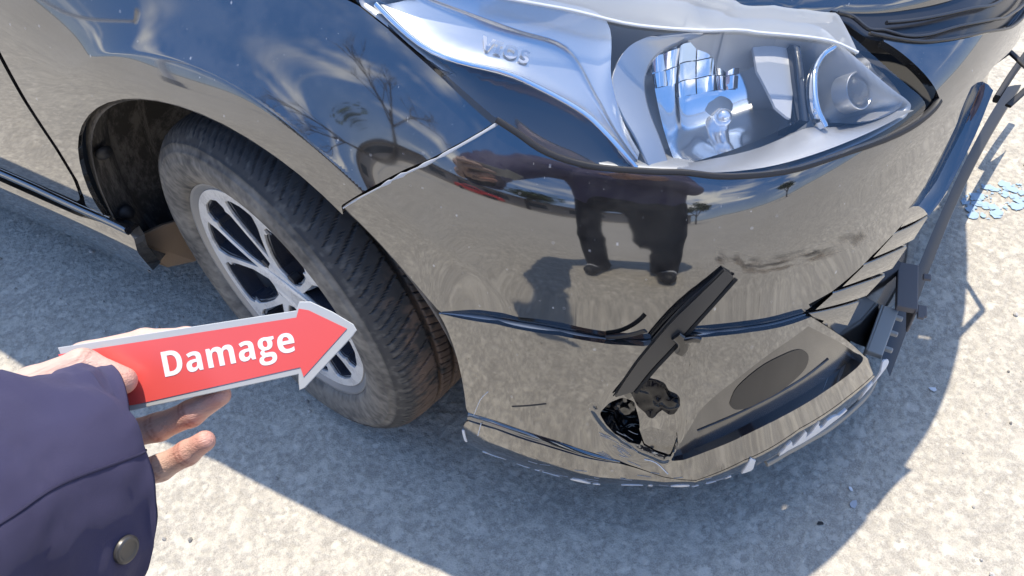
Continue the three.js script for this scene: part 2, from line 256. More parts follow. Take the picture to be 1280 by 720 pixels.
function sdfMesh(fn, c, half, res, cap = 200000) {
  const mc = new MarchingCubes(res, new THREE.MeshStandardMaterial(), false, false, cap); mc.isolation = 0; const hs = res / 2;
  for (let k = 0; k < res; k++) for (let j = 0; j < res; j++) for (let i = 0; i < res; i++) mc.field[i + j * res + k * res * res] = -fn(c[0] + (i - hs) / hs * half[0], c[1] + (j - hs) / hs * half[1], c[2] + (k - hs) / hs * half[2]);
  mc.update(); const n = mc.count, pos = new Float32Array(n * 3), nor = new Float32Array(n * 3), uv = new Float32Array(n * 2), e = .0012;
  for (let i = 0; i < n; i++) {
    const p = [0, 1, 2].map(k => c[k] + mc.positionArray[3 * i + k] * half[k]); pos.set(p, 3 * i);
    const g = unit([fn(p[0] + e, p[1], p[2]) - fn(p[0] - e, p[1], p[2]), fn(p[0], p[1] + e, p[2]) - fn(p[0], p[1] - e, p[2]), fn(p[0], p[1], p[2] + e) - fn(p[0], p[1], p[2] - e)]); nor.set(g, 3 * i); uv.set([p[0] + p[2] * .7, p[1]], 2 * i);
  }
  const g = new THREE.BufferGeometry(); g.setAttribute('position', new THREE.BufferAttribute(pos, 3)); g.setAttribute('normal', new THREE.BufferAttribute(nor, 3)); g.setAttribute('uv', new THREE.BufferAttribute(uv, 2)); return g;
}
function capsule(a, b, ra, rb) { const d = sub(b, a), L = d[0] * d[0] + d[1] * d[1] + d[2] * d[2] || 1e-9; return (x, y, z) => { const t = Math.max(0, Math.min(1, ((x - a[0]) * d[0] + (y - a[1]) * d[1] + (z - a[2]) * d[2]) / L)); return Math.hypot(x - a[0] - d[0] * t, y - a[1] - d[1] * t, z - a[2] - d[2] * t) - lerp(ra, rb, t); }; }
const smin = (a, b, k) => { const h = Math.max(k - Math.abs(a - b), 0) / k; return Math.min(a, b) - h * h * k * .25; };
const union = (list, k) => (x, y, z) => { let m = 1e9; for (const f of list) m = smin(m, f(x, y, z), k); return m; };

// ------------------------------------------------------------------ materials
const std = o => new THREE.MeshStandardMaterial({ side: THREE.DoubleSide, ...o }), phy = o => new THREE.MeshPhysicalMaterial({ side: THREE.DoubleSide, ...o });
const rgb = (r, g, b) => new THREE.Color().setRGB(r, g, b);
const specks = (() => { const r = rng(5), pts = []; for (let i = 0; i < 900; i++) pts.push([r(), r(), .0005 + Math.pow(r(), 5) * .0022, r()]); const N = 1024, buf = new Float32Array(N * N);
  for (const [x, y, s, k] of pts) { const R = Math.ceil(s * N / .9) + 1, ci = x * N | 0, cj = y * N | 0; for (let i = -R; i <= R; i++) for (let j = -R; j <= R; j++) { const e = Math.hypot(i * (1 + k * .6), j) * .9 / N; if (e < s) buf[(((cj + j) % N + N) % N) * N + ((ci + i) % N + N) % N] = Math.max(.25, k); } }
  return tex(N, N, (u, v, i, j) => { const d = pnoise(u, v, 9, 3) * .5 + pnoise(u, v, 37, 4) * .3 + pnoise(u, v, 120, 6) * .2, b = buf[j * N + i], dust = .010 + .022 * smooth(.40, .75, d); return [toS(.0065 + dust + b * .32), toS(.0065 + dust * .95 + b * .32), toS(.0075 + dust * .85 + b * .32)]; }, true, 1 / .9); })();
const paint = phy({ map: specks, roughness: .05, ior: 2.33, specularIntensity: 1, clearcoat: 1, clearcoatRoughness: .025 });
const gloss = phy({ color: rgb(.008, .008, .009), roughness: .09, ior: 1.8, clearcoat: .6, clearcoatRoughness: .04 });
const trimGrey = phy({ color: rgb(.03, .03, .031), roughness: .34, ior: 1.5, clearcoat: .25, clearcoatRoughness: .2 });
const blackPlastic = std({ color: rgb(.022, .022, .024), roughness: .55 });
const greyPlastic = std({ color: rgb(.15, .135, .13), roughness: .6 });
const rawWhite = std({ color: rgb(.72, .73, .74), roughness: .65 });
const rawBeige = std({ color: rgb(.30, .28, .24), roughness: .6 });
const chrome = std({ color: rgb(.86, .87, .88), metalness: 1, roughness: .07 });
const satin = std({ color: rgb(.50, .505, .51), metalness: .8, roughness: .36 });
const lampBlack = phy({ color: rgb(.006, .006, .007), roughness: .12, clearcoat: 1, clearcoatRoughness: .05 });
const lensMat = phy({ color: 0xffffff, transmission: 1, thickness: 0, roughness: .035, ior: 1.75, specularIntensity: 1 });
const fogMat = phy({ color: rgb(.018, .0175, .019), roughness: .2, ior: 1.7, clearcoat: .8, clearcoatRoughness: .12 });
const darkInner = std({ color: rgb(.012, .012, .012), roughness: .9 });
const under = std({ color: rgb(.03, .03, .03), roughness: .9 });

// ------------------------------------------------------------------ ground
const groundMap = (() => {
  const N = 2048, r = rng(77), pebble = new Float32Array(N * N), tone = new Float32Array(N * N), T = 2.6;
  for (let k = 0; k < 32000; k++) { const x = r() * N, y = r() * N, s = (.0025 + Math.pow(r(), 2.2) * .012) * N / T, v = r(), el = .6 + r() * .4, an = r() * 3.14, ca = Math.cos(an), sa = Math.sin(an), R = Math.ceil(s) + 1; for (let i = -R; i <= R; i++) for (let j = -R; j <= R; j++) { const u = (i * ca + j * sa) / s, w = (-i * sa + j * ca) / s / el, d = u * u + w * w + (hash3(i + k, j, 3) - .5) * .5; if (d < 1) { const o = (((y + j | 0) % N + N) % N) * N + ((x + i | 0) % N + N) % N; pebble[o] = 1 - d * .6; tone[o] = v; } } }
  const hgt = new Float32Array(N * N);
  const t = tex(N, N, (u, v, i, j) => {
    const a = pnoise(u, v, 5, 1), b = pnoise(u, v, 22, 2), c = pnoise(u, v, 96, 3), d = pnoise(u, v, 380, 4), e = hash3(i, j, 9), o = j * N + i;
    let l = .43 + (a - .5) * .03 + (b - .5) * .02 + (c - .5) * .03 + (d - .5) * .10 + (e - .5) * .20; const worn = smooth(.48, .60, b * .1 + c * .22 + d * .68);
    l += (worn - .4) * .045; const p = pebble[o] ? pebble[o] * (.35 + .5 * tone[o]) : 0, pl = tone[o] < .5 ? .22 + tone[o] * .3 : .46 + (tone[o] - .5) * .5; l = lerp(l, pl, p * .7);
    hgt[o] = .35 + (c - .5) * .35 + (d - .5) * .45 + (e - .5) * .2 + p * .25;
    l = Math.max(.07, l); return [toS(l * 1.0), toS(l * .92), toS(l * .765 + (1 - worn) * .006)];
  }, true);
  return { map: t, bump: tex(N, N, (u, v, i, j) => hgt[j * N + i]) };
})();
for (const t of [groundMap.map, groundMap.bump]) t.repeat.set(1 / 2.6, 1 / 2.6);
{
  const g = new THREE.PlaneGeometry(240, 240, 1, 1); g.rotateX(-Math.PI / 2); const p = g.attributes.position, uv = g.attributes.uv; for (let i = 0; i < p.count; i++) uv.setXY(i, p.getX(i) + .4, -p.getZ(i) + .3);
  const m = mesh('ground', g, std({ map: groundMap.map, bumpMap: groundMap.bump, bumpScale: .0035, roughness: .95 })); m.userData.kind = 'structure'; tag(m, 'pale rough concrete yard surface with exposed pebbles');
}

// ------------------------------------------------------------------ the car
const car = group('car'); tag(car, 'glossy black car with cracked, scraped front bumper parked on concrete', 'car');
const ARC = (r, f, t, n, cx = .004, cy = .31) => Array.from({ length: n + 1 }, (_, k) => { const an = lerp(f, t, k / n) * Math.PI / 180; return [cx + r * Math.cos(an), cy + r * Math.sin(an)]; });
// convert (x, y) on the side into (a, t)
function tOf(a, y) { let lo = 0, hi = 8.8; for (let i = 0; i < 30; i++) { const m = (lo + hi) / 2; if (dy(a, m)[1] < y) lo = m; else hi = m; } return (lo + hi) / 2; }
const aOf = x => x;
const archRear = ARC(.352, 192, 47, 24).map(([x, y]) => [aOf(x), tOf(x, y)]);
const archFront = curve(F.ARCHF, 4);
const SEAM = F.SEAM, LAMPOUT = F.LAMPOUT, LAMPLOW = curve(F.LAMPLOW, 4), FLANGE = curve(F.FLANGE, 3);
const GRLOW = [...F.GRLOW, [1.36, 4.70], [1.6, 4.65], [1.9, 4.65]];
const GRLINE = [...F.GRLINE, [1.22, 4.42], [1.30, 4.2], [1.45, 4.1], [1.9, 4.1]];
const STEP = F.STEP, SKIRT = F.SKIRT;
const r2 = (p, f = .001, n = 5) => { const r = rng(n); return p.map(([a, t]) => [a + (r() - .5) * f, t + (r() - .5) * f * 10]); };

// fender and door
const rhoOf = (a, t) => { const p = S(a, t); return [Math.hypot(p[0], p[1] - .31), Math.atan2(p[1] - .31, p[0])]; };
const flare = (a, t) => { if (a > .6 || a < -.5) return 0; const [r, an] = rhoOf(a, t), d0 = r - .408, d = .5 * (d0 + Math.sqrt(d0 * d0 + .00001)); return -.015 * (1 - Math.exp(-d / .028)) * smooth(2.35, 1.35, an) * smooth(.45, .8, an); };
const DOORGAP = [[-.351, 8.7], [-.351, 4.73], [-.352, 3.96], [-.349, 3.09], [-.354, 2.52], [-.372, 2.2], [-.395, 1.96]];
const fender = [[-.345, 1.86], ...archRear.filter(p => p[1] > 1.75 && p[0] < .25), ...SEAM.slice(0), ...LAMPOUT.slice().reverse(), [.107, 6.95], [-.05, 7.5], [-.25, 8.0], [-.345, 8.3], [-.347, 4.73], [-.348, 3.96], [-.345, 3.09], [-.350, 2.52], [-.368, 2.2], [-.391, 1.94]];
mesh('front_fender', panel(fender, { off: flare, da: .004, dt: .04, shrink: .0016 }), paint, car);
const doorPoly = [[-.355, 8.3], [-.355, 4.73], [-.356, 3.96], [-.353, 3.09], [-.358, 2.52], [-.376, 2.2], [-.399, 1.96], [-.6, 2.0], [-1.25, 2.05], [-1.25, 8.3]];
mesh('front_door', panel(doorPoly, { da: .02, dt: .1, shrink: .0016 }), paint, car);
const rearDoor = [[-1.26, 2.05], [-3.3, 2.05], [-3.3, 8.3], [-1.26, 8.3]];
mesh('rear_side_panel', panel(rearDoor, { da: .05, dt: .15, shrink: .002 }), paint, car);
// sill below the doors with its bright ledge
mesh('side_sill', merge([panel([[-3.2, .12], [-3.2, 1.72], [-.55, 1.60], [-.45, 1.60], [-.33, 1.72], [-.287, 1.75], [-.30, 1.0], [-.36, .62], [-.444, .37], [-.946, .14]], { off: (a, t) => .012 * smooth(1.75, 1.4, t), da: .02, dt: .08, flange: .02 }),
  surfBar([[-3.2, 1.84], [-1.2, 1.84], [-.63, 1.86], [-.49, 1.82], [-.42, 1.80], [-.379, 1.80], [-.33, 1.80], [-.29, 1.79]], .001, .016, .012, 6)]), paint, car);

// bumper
const upOff = (a, t) => -.010 * smooth(1.5, 0, t - yAt(STEP, a)) * smooth(.34, .42, a) * smooth(.95, .8, a) + (() => { if (a > .6) return 0; const [r, an] = rhoOf(a, t), d0 = r - lerp(.49, .415, smooth(.3, .95, an)), d = .5 * (d0 + Math.sqrt(d0 * d0 + .00004)); return -.004 * (1 - Math.exp(-d / .03)) * smooth(.56, .44, a); })();
const upper = [...archFront.filter(p => p[1] > 2.62), ...STEP.slice(0), ...GRLINE, ...GRLOW.slice().reverse().slice(0, 1), ...GRLOW.slice().reverse().slice(1), ...FLANGE.slice().reverse().slice(1), ...LAMPLOW.slice().reverse().slice(1), ...r2(curve(SEAM, 4), .002).reverse().slice(1, -1)];
const bumper = group('front_bumper', car); bumper.userData.label = 'scraped and cracked black front bumper';
const FOG = [...curve(F.FOGL, 4), ...curve(F.FOGB, 4).slice(0, -1)];
const bottom = [[.366, .46], [.370, .30], [.376, .20], [.394, .07], [.438, .02], [.537, .01], [.60, .0], [.68, .0], [.738, .05], [.777, .18], [.85, .2], [.95, .3], [1.03, .6]];
const crump = (a, t) => { let d = 0; const e = Math.hypot((a - .622) / .058, (t - 1.42) / .80); if (e < 1) d -= (1 - smooth(.45, 1, e)) * .007 * (.4 + 1.2 * fbm(a * 24, t * 2.4, 3.3, 2)); const q = dPoly(sc(F.FOLD), a, t * .1, true); return d + .0035 * Math.exp(-q * q / .00003); };
const lowOff = (a, t) => crump(a, t);
const EDGE = [...SKIRT, ...F.LOWEDGE.slice(1)];
const lower = [...STEP.slice().reverse(), ...archFront.filter(p => p[1] < 2.6 && p[1] > 1.1), ...SKIRT, ...F.LOWEDGE.slice(1), F.FRAMEPT[0]];
const lowerPanel = panel(lower, { holes: [FOG, F.HOLE1, F.FLAP], off: lowOff, da: .003, dt: .03, flange: .03 });
const skirtPoly = [...SKIRT.map(([a, t]) => [a, t - .015 - .085 * smooth(.60, .52, a)]), ...F.LOWEDGE.slice(1).map(([a, t]) => [a, t - .015]), ...bottom.slice().reverse(), [.372, .85]];
const skOff = (a, t) => { const e = yAt(EDGE, a) - lerp(.42, .06, smooth(.56, .70, a)), x = Math.max(0, e - t) * .1; return .006 * smooth(.64, .54, a) - (.30 * x + 1.5 * x * x) * smooth(.52, .72, a) - 4 * x * x * smooth(.72, .52, a); };
const skirtPanel = panel(skirtPoly, { off: skOff, da: .004, dt: .03, flange: .03 });
const upperPanel = panel(upper, { off: upOff, da: .005, dt: .05, flange: .010, shrink: .001 });
const ledge = (A, offA, B, offB, n = 8) => { const c = curve(A, n), d = curve(B, n), rows = [0, .2, .8, 1].map((w, k) => c.map((p, i) => { const P = Q(p[0], p[1], offA(p[0], p[1]) - (k === 0 ? .003 : 0)), R = Q(d[i][0], d[i][1], offB(d[i][0], d[i][1]) - (k === 3 ? .002 : 0)); return add(add(P, sub(R, P), w), [0, 1, 0], k === 1 || k === 2 ? .0015 : 0); })); return sheet(rows); };
const stepLedge = ledge(STEP, upOff, STEP.map(([a, t]) => [a, t - .045]), lowOff), skirtLedge = ledge(SKIRT, lowOff, SKIRT.map(([a, t]) => [a, t - .018 - .087 * smooth(.60, .52, a)]), skOff);
mesh('bumper_skin', merge([upperPanel, lowerPanel, skirtPanel, stepLedge, skirtLedge]), paint, bumper);
mesh('fog_recess', panel(FOG.map(([a, t]) => [a + (a - .80) * .03, t + (t - 1.5) * .03]), { off: (a, t) => -.006 - .0065 * (yAt(F.FOGL, a) - t), da: .004, dt: .04, flange: 0 }), fogMat, bumper);
mesh('fog_blank', panel(curve([...F.BLANK, F.BLANK[0]], 4).slice(0, -1), { off: (a, t) => -.0053 - .0065 * (yAt(F.FOGL, a) - t), da: .003, dt: .03, flange: .003 }), phy({ color: rgb(.010, .011, .015), roughness: .3, ior: 1.45 }), bumper);
mesh('fog_rib', surfBar(F.RIB.slice(1), (a, t) => -.0065 - .0065 * (yAt(F.FOGL, a) - t), .005, .005, 3), gloss, bumper);
// diagonal corner blade
const BL = F.BL, BR = F.BR;
mesh('corner_blade', panel([...curve(BL, 4), ...curve(BR, 4).reverse()], { off: (a, t) => .0025 - .001 * smooth(3.2, 3.7, t), da: .002, dt: .02, flange: .010 }), trimGrey, bumper, 'raised dark grey corner blade, loose at its lower end');
mesh('blade_gap', merge([surfBar(BR.map(([a, t]) => [a + .003, t - .03]), .0006, .005, .003, 4), surfBar(BL.map(([a, t]) => [a - .001, t + .01]), .0003, .0016, .002, 4)]), darkInner, bumper);
// the socket that the blade stands in, and the torn dark stuff behind the holes
mesh('broken_backing', panel([[.555, 1.9], [.58, 2.2], [.66, 2.3], [.69, 1.6], [.685, .75], [.62, .72], [.57, 1.0]], { off: (a, t) => -.044 + .020 * fbm(a * 45, t * 4.5, 1.2, 2), da: .003, dt: .03, flange: 0 }), lampBlack, bumper);
mesh('bent_flap', panel(F.FLAP, { off: (a, t) => -.003 - .014 * (t - .82) / .5 + .004 * fbm(a * 40, t * 4, 4, 2), da: .0025, dt: .025, flange: .006, shrink: .001 }), paint, bumper, 'torn flap of the bumper skin bent inwards');
mesh('torn_tongue', panel(curve([...F.HOLE2, F.HOLE2[0]], 3).slice(0, -1), { off: (a, t) => .002 + .016 * (fbm(a * 70, t * 7, 9, 2) - .42), da: .0015, dt: .015, flange: .006 }), phy({ color: rgb(.004, .004, .006), roughness: .14, ior: 1.4 }), bumper, 'crumpled dark tongue of torn plastic');
mesh('blade_tongue', panel([[.590, 1.90], [.606, 2.14], [.636, 2.10], [.648, 1.94], [.628, 1.78], [.605, 1.74]], { off: (a, t) => -.006 + .006 * (t - 1.7), da: .002, dt: .02, flange: .008 }), gloss, bumper);
// peeled strip beside the blade
{ const c = [[.575, 2.70], [.592, 2.74], [.608, 2.82], [.620, 2.92]], k = curve(c, 5); mesh('peeled_strip', sweep(k.map((p, i) => Q(p[0], p[1], -.006 + .012 * Math.pow(i / k.length, 2))), k.map(p => NS(p[0], p[1])), roundShape(.006, .0025)), blackPlastic, bumper); }
// torn clips right of the blade
mesh('torn_clip', merge([surfBar([[.654, 2.86], [.662, 2.78], [.664, 2.68], [.660, 2.60]], .004, .014, .008, 3), surfBar([[.664, 2.80], [.674, 2.82], [.682, 2.80]], .005, .009, .007, 3)]), lampBlack, bumper);

// slats of the lower opening, each a separate louvre
const LV = [F.LOUVB, F.LOUV0, F.LOUV1, F.LOUV2, F.LOUV3, F.LOUV4];
const grille = group('lower_grille', car);
for (let i = 0; i < LV.length - 1; i++) {
  const A = curve(LV[i], 6), B = curve(LV[i + 1], 6), rows = [];
  for (const [w, d] of [[i ? .17 : .02, -.004], [i ? .20 : .06, .001], [.90, .000], [.98, -.003]]) rows.push(A.map((p, k) => Q(lerp(p[0], B[k][0], w), lerp(p[1], B[k][1], w), d - .003)));
  rows.unshift(A.map((p, k) => Q(lerp(p[0], B[k][0], i ? .17 : .02), lerp(p[1], B[k][1], i ? .17 : .02), -.024))); rows.push(A.map((p, k) => Q(lerp(p[0], B[k][0], .98), lerp(p[1], B[k][1], .98), -.026)));
  const end = []; for (let k = 0; k < rows.length; k++) end.push(rows[k][rows[k].length - 1]);
  const inner = end.map((p, k) => add(p, NS(1.0, 2.4), -.02));
  mesh('slat', merge([sheet(rows), sheet([end, inner])]), paint, grille);
}
// frame ends under the louvres, sloping duct panel, bracket
const lipIn = [[.853, .165, -.452], [.862, .165, -.55], [.871, .165, -.652], [.868, .165, -.778], [.887, .165, -.92], [.893, .165, -1.0]];
{
  const top = [[.90, 2.05], [.96, 2.2], [1.02, 2.3], [1.08, 2.42], [1.14, 2.5], [1.20, 2.55]].map(([a, t]) => Q(a, t, -.030));
  const rows = [0, .33, .66, 1].map(w => top.map((p, i) => add(add(p, sub(add(lipIn[i], [-.012, 0, 0]), p), w), [0, 1, 0], -.006 * Math.sin(w * 3.14))));
  mesh('duct_panel', sheet(rows), gloss, grille);
  mesh('slat_backing', panel([[.82, 2.5], ...F.LOUV0.slice(1), ...[F.LOUV1, F.LOUV2, F.LOUV3, F.LOUV4].map(l => l[2]), ...F.GRLINE.slice(0, 4).reverse()], { off: () => -.022, flange: 0 }), darkInner, grille);
}
{
  const b = group('bracket', grille); b.userData.label = 'bare grey plastic bracket left hanging in the broken opening';
  const box = (w, h, d, x, y, z, ry = 0, rx = 0, rz = 0) => { const g = new RoundedBoxGeometry(w, h, d, 2, .002); g.rotateZ(rz); g.rotateX(rx); g.rotateY(ry); g.translate(x, y, z); return g; };
  mesh('bracket_plate', merge([box(.030, .012, .098, .858, .247, -.524, .18), box(.012, .006, .012, .881, .243, -.563, .18), box(.014, .006, .022, .888, .243, -.487, .18), box(.010, .006, .010, .888, .243, -.476, .18), box(.004, .05, .092, .872, .225, -.522, .18)]), greyPlastic, b);
  mesh('bracket_arm', merge([box(.022, .010, .10, .846, .236, -.428, -.02), box(.004, .05, .10, .834, .215, -.43), ...[0, 1, 2].map(k => box(.012, .008, .006, .861, .236, -.465 + k * .034))]), std({ color: rgb(.34, .33, .30), roughness: .5 }), b);
}
// strip along the upper edge of the lower opening (faces the sky)
{
  const c = curve(F.GRLINE.slice(2), 6);
  mesh('opening_rim', sheet([0, .5, 1].map(w => c.map(p => add(add(Q(p[0], p[1], -.001), [onorm(p[0])[0] * .016 * w, 0, onorm(p[0])[1] * .016 * w]), [0, 1, 0], -.008 * w * w)))), paint, grille);
}
// lip below the opening
const lip = group('front_lip', car); lip.userData.label = 'loose dark lip standing off below the bumper';
{
  const oi = curve([[.853, .165, -.452], [.868, .165, -.65], [.876, .165, -.80], [.889, .165, -.98], [.906, .165, -1.15], [.928, .165, -1.31]], 5), oo = curve([[.880, .15, -.425], [.889, .15, -.68], [.897, .15, -.85], [.909, .15, -1.0], [.928, .15, -1.17], [.955, .15, -1.36]], 5);
  const strip = L => sheet(L.map(([w, d]) => oi.map((p, k) => add(add(p, sub(oo[k], p), w), [0, 1, 0], d))));
  mesh('lip_blade', merge([strip([[0, 0], [.5, .001], [1, -.002]]), strip([[1, -.002], [1.02, -.014]]), strip([[0, -.010], [0, 0]])]), std({ color: rgb(.04, .042, .047), roughness: .38 }), lip);
  const bar = [[.915, .155, -1.27], [.93, .16, -1.37], [.95, .165, -1.48]]; mesh('lip_end_bar', sweep(curve(bar, 4), curve(bar, 4).map(() => [0, 1, 0]), roundShape(.014, .02)), blackPlastic, lip);
}
// scraped edge: bare plastic strip and white chips
{
  const p = F.TRIM;
  mesh('scraped_edge', surfBar(p, (a, t) => Math.max(-.024, skOff(a, t)) + .002, .011, .007, 5), rawBeige, lip, 'bare beige strip where the lower edge is scraped');
  const chipPolys = [F.CHIP1, F.CHIP2, F.CHIP3, F.CHIP4].map((c, k) => { const m = c.reduce((q, v) => q + v[1], 0) / c.length, r = rng(60 + k); return curve([...c, c[0]].map(([a, t]) => [a, m + (t - m) * (k === 1 ? 2.1 : 1.9) - .03]), 3).slice(0, -1).map(([a, t]) => [a + (r() - .5) * .004, t + (r() - .5) * .05]); });
  for (const q of chipPolys) mesh('paint_chip', panel(q, { off: (a, t) => skOff(a, t) + .002, da: .0015, dt: .015, flange: .002 }), rawWhite, bumper);
}
// bumper chips and scratches near the arch
{
  const chip = (q, off = skOff) => mesh('paint_chip', panel(r2(q, .002, q.length + Math.round(q[0][0] * 1000)), { off: (a, t) => off(a, t) + .0012, da: .0012, dt: .012, flange: .0015 }), rawWhite, bumper);
  chip([[.367, .46], [.368, .74], [.3725, .75], [.3725, .46]]);
  chip([[.390, .12], [.392, .24], [.398, .26], [.402, .19], [.424, .13], [.428, .07], [.41, .06]]);
  { const q = rng(73); for (const [a, t, w, h] of [[.415, .10, .004, .05], [.452, .06, .010, .05], [.478, .09, .004, .07], [.497, .05, .014, .035], [.541, .10, .013, .11], [.566, .05, .005, .05], [.612, .04, .018, .04], [.641, .08, .004, .06], [.684, .16, .014, .12], [.705, .07, .006, .05], [.726, .10, .009, .06], [.752, .16, .004, .10]]) { const n = 8, c = []; for (let k = 0; k < n; k++) { const an = k / n * 6.283, m = .55 + q() * .75; c.push([a + w * m * Math.cos(an), Math.max(.02, t + h * m * Math.sin(an))]); } mesh('paint_chip', panel(c, { off: (x, y) => skOff(x, y) + .0012, da: .0010, dt: .010, flange: .0015 }), rawWhite, bumper); } }
  const line = (p, w = .0011, off = lowOff) => mesh('scratch', surfBar(p, (a, t) => off(a, t) + .0004, w, .001, 3), rawWhite, bumper);
  line(F.SCR1, .0009); line(F.SCR2, .0012, skOff); line(F.SCR7, .0016);
  // scuff: a fan of short fine scratches beside the torn corner and along the lower edge
  { const q = rng(19), g = []; for (let k = 0; k < 46; k++) { const low = k > 22, a = low ? .46 + q() * .28 : .565 + q() * .05, t = low ? .12 + q() * .4 : .62 + q() * .65, L = .006 + q() * .014, sl = (low ? -2.5 : -9) + q() * 5; g.push(surfBar([[a, t], [a + L * .5, t + L * sl * .5 + (q() - .5) * .02], [a + L, t + L * sl]], (x, y) => (low ? skOff : lowOff)(x, y) + .0003, .0003 + q() * .0006, .0006, 2)); } const m = mesh('scuff', merge(g), std({ color: rgb(.42, .42, .42), roughness: .7 }), bumper, 'fine pale scratches beside the torn corner'); m.userData.kind = 'stuff'; }
  mesh('scratch', surfBar(F.SCR3, (a, t) => lowOff(a, t) + .0002, .0024, .001, 3), blackPlastic, bumper, 'short dark gouge in the paint');
}
// brown dirt smeared over the front corner
{
  const c = curve(F.SMEAR, 6), rows = [-.16, -.06, .04, .16].map(d => c.map(([a, t]) => Q(a, t + d, .0006)));
  const am = tex(256, 64, (u, v) => { const n = fbm(u * 14, v * 5, 2, 4), e = smooth(0, .5, v) * smooth(1, .5, v) * smooth(0, .08, u) * smooth(1, .7, u); return .75 * smooth(.42, .72, n) * e; });
  mesh('mud_smear', sheet(rows), std({ color: rgb(.16, .11, .065), roughness: .95, transparent: true, alphaMap: am }), bumper, 'brown smear of dried mud');
}
// chipped paint along the fender seam
{ const s = curve(SEAM, 8), r = rng(31); mesh('seam_chip', sweep(s.map(p => Q(p[0] + .0012, p[1] - .02, upOff(p[0], p[1]) + .0005)), s.map(p => NS(p[0], p[1])), u => roundShape(.0016 + .0105 * Math.pow(Math.max(0, fbm(u * 22, 2, 3, 2) - .28), 1.5), .0012)), std({ color: rgb(.5, .51, .52), roughness: .6 }), bumper, 'chipped grey edge along the fender seam'); }

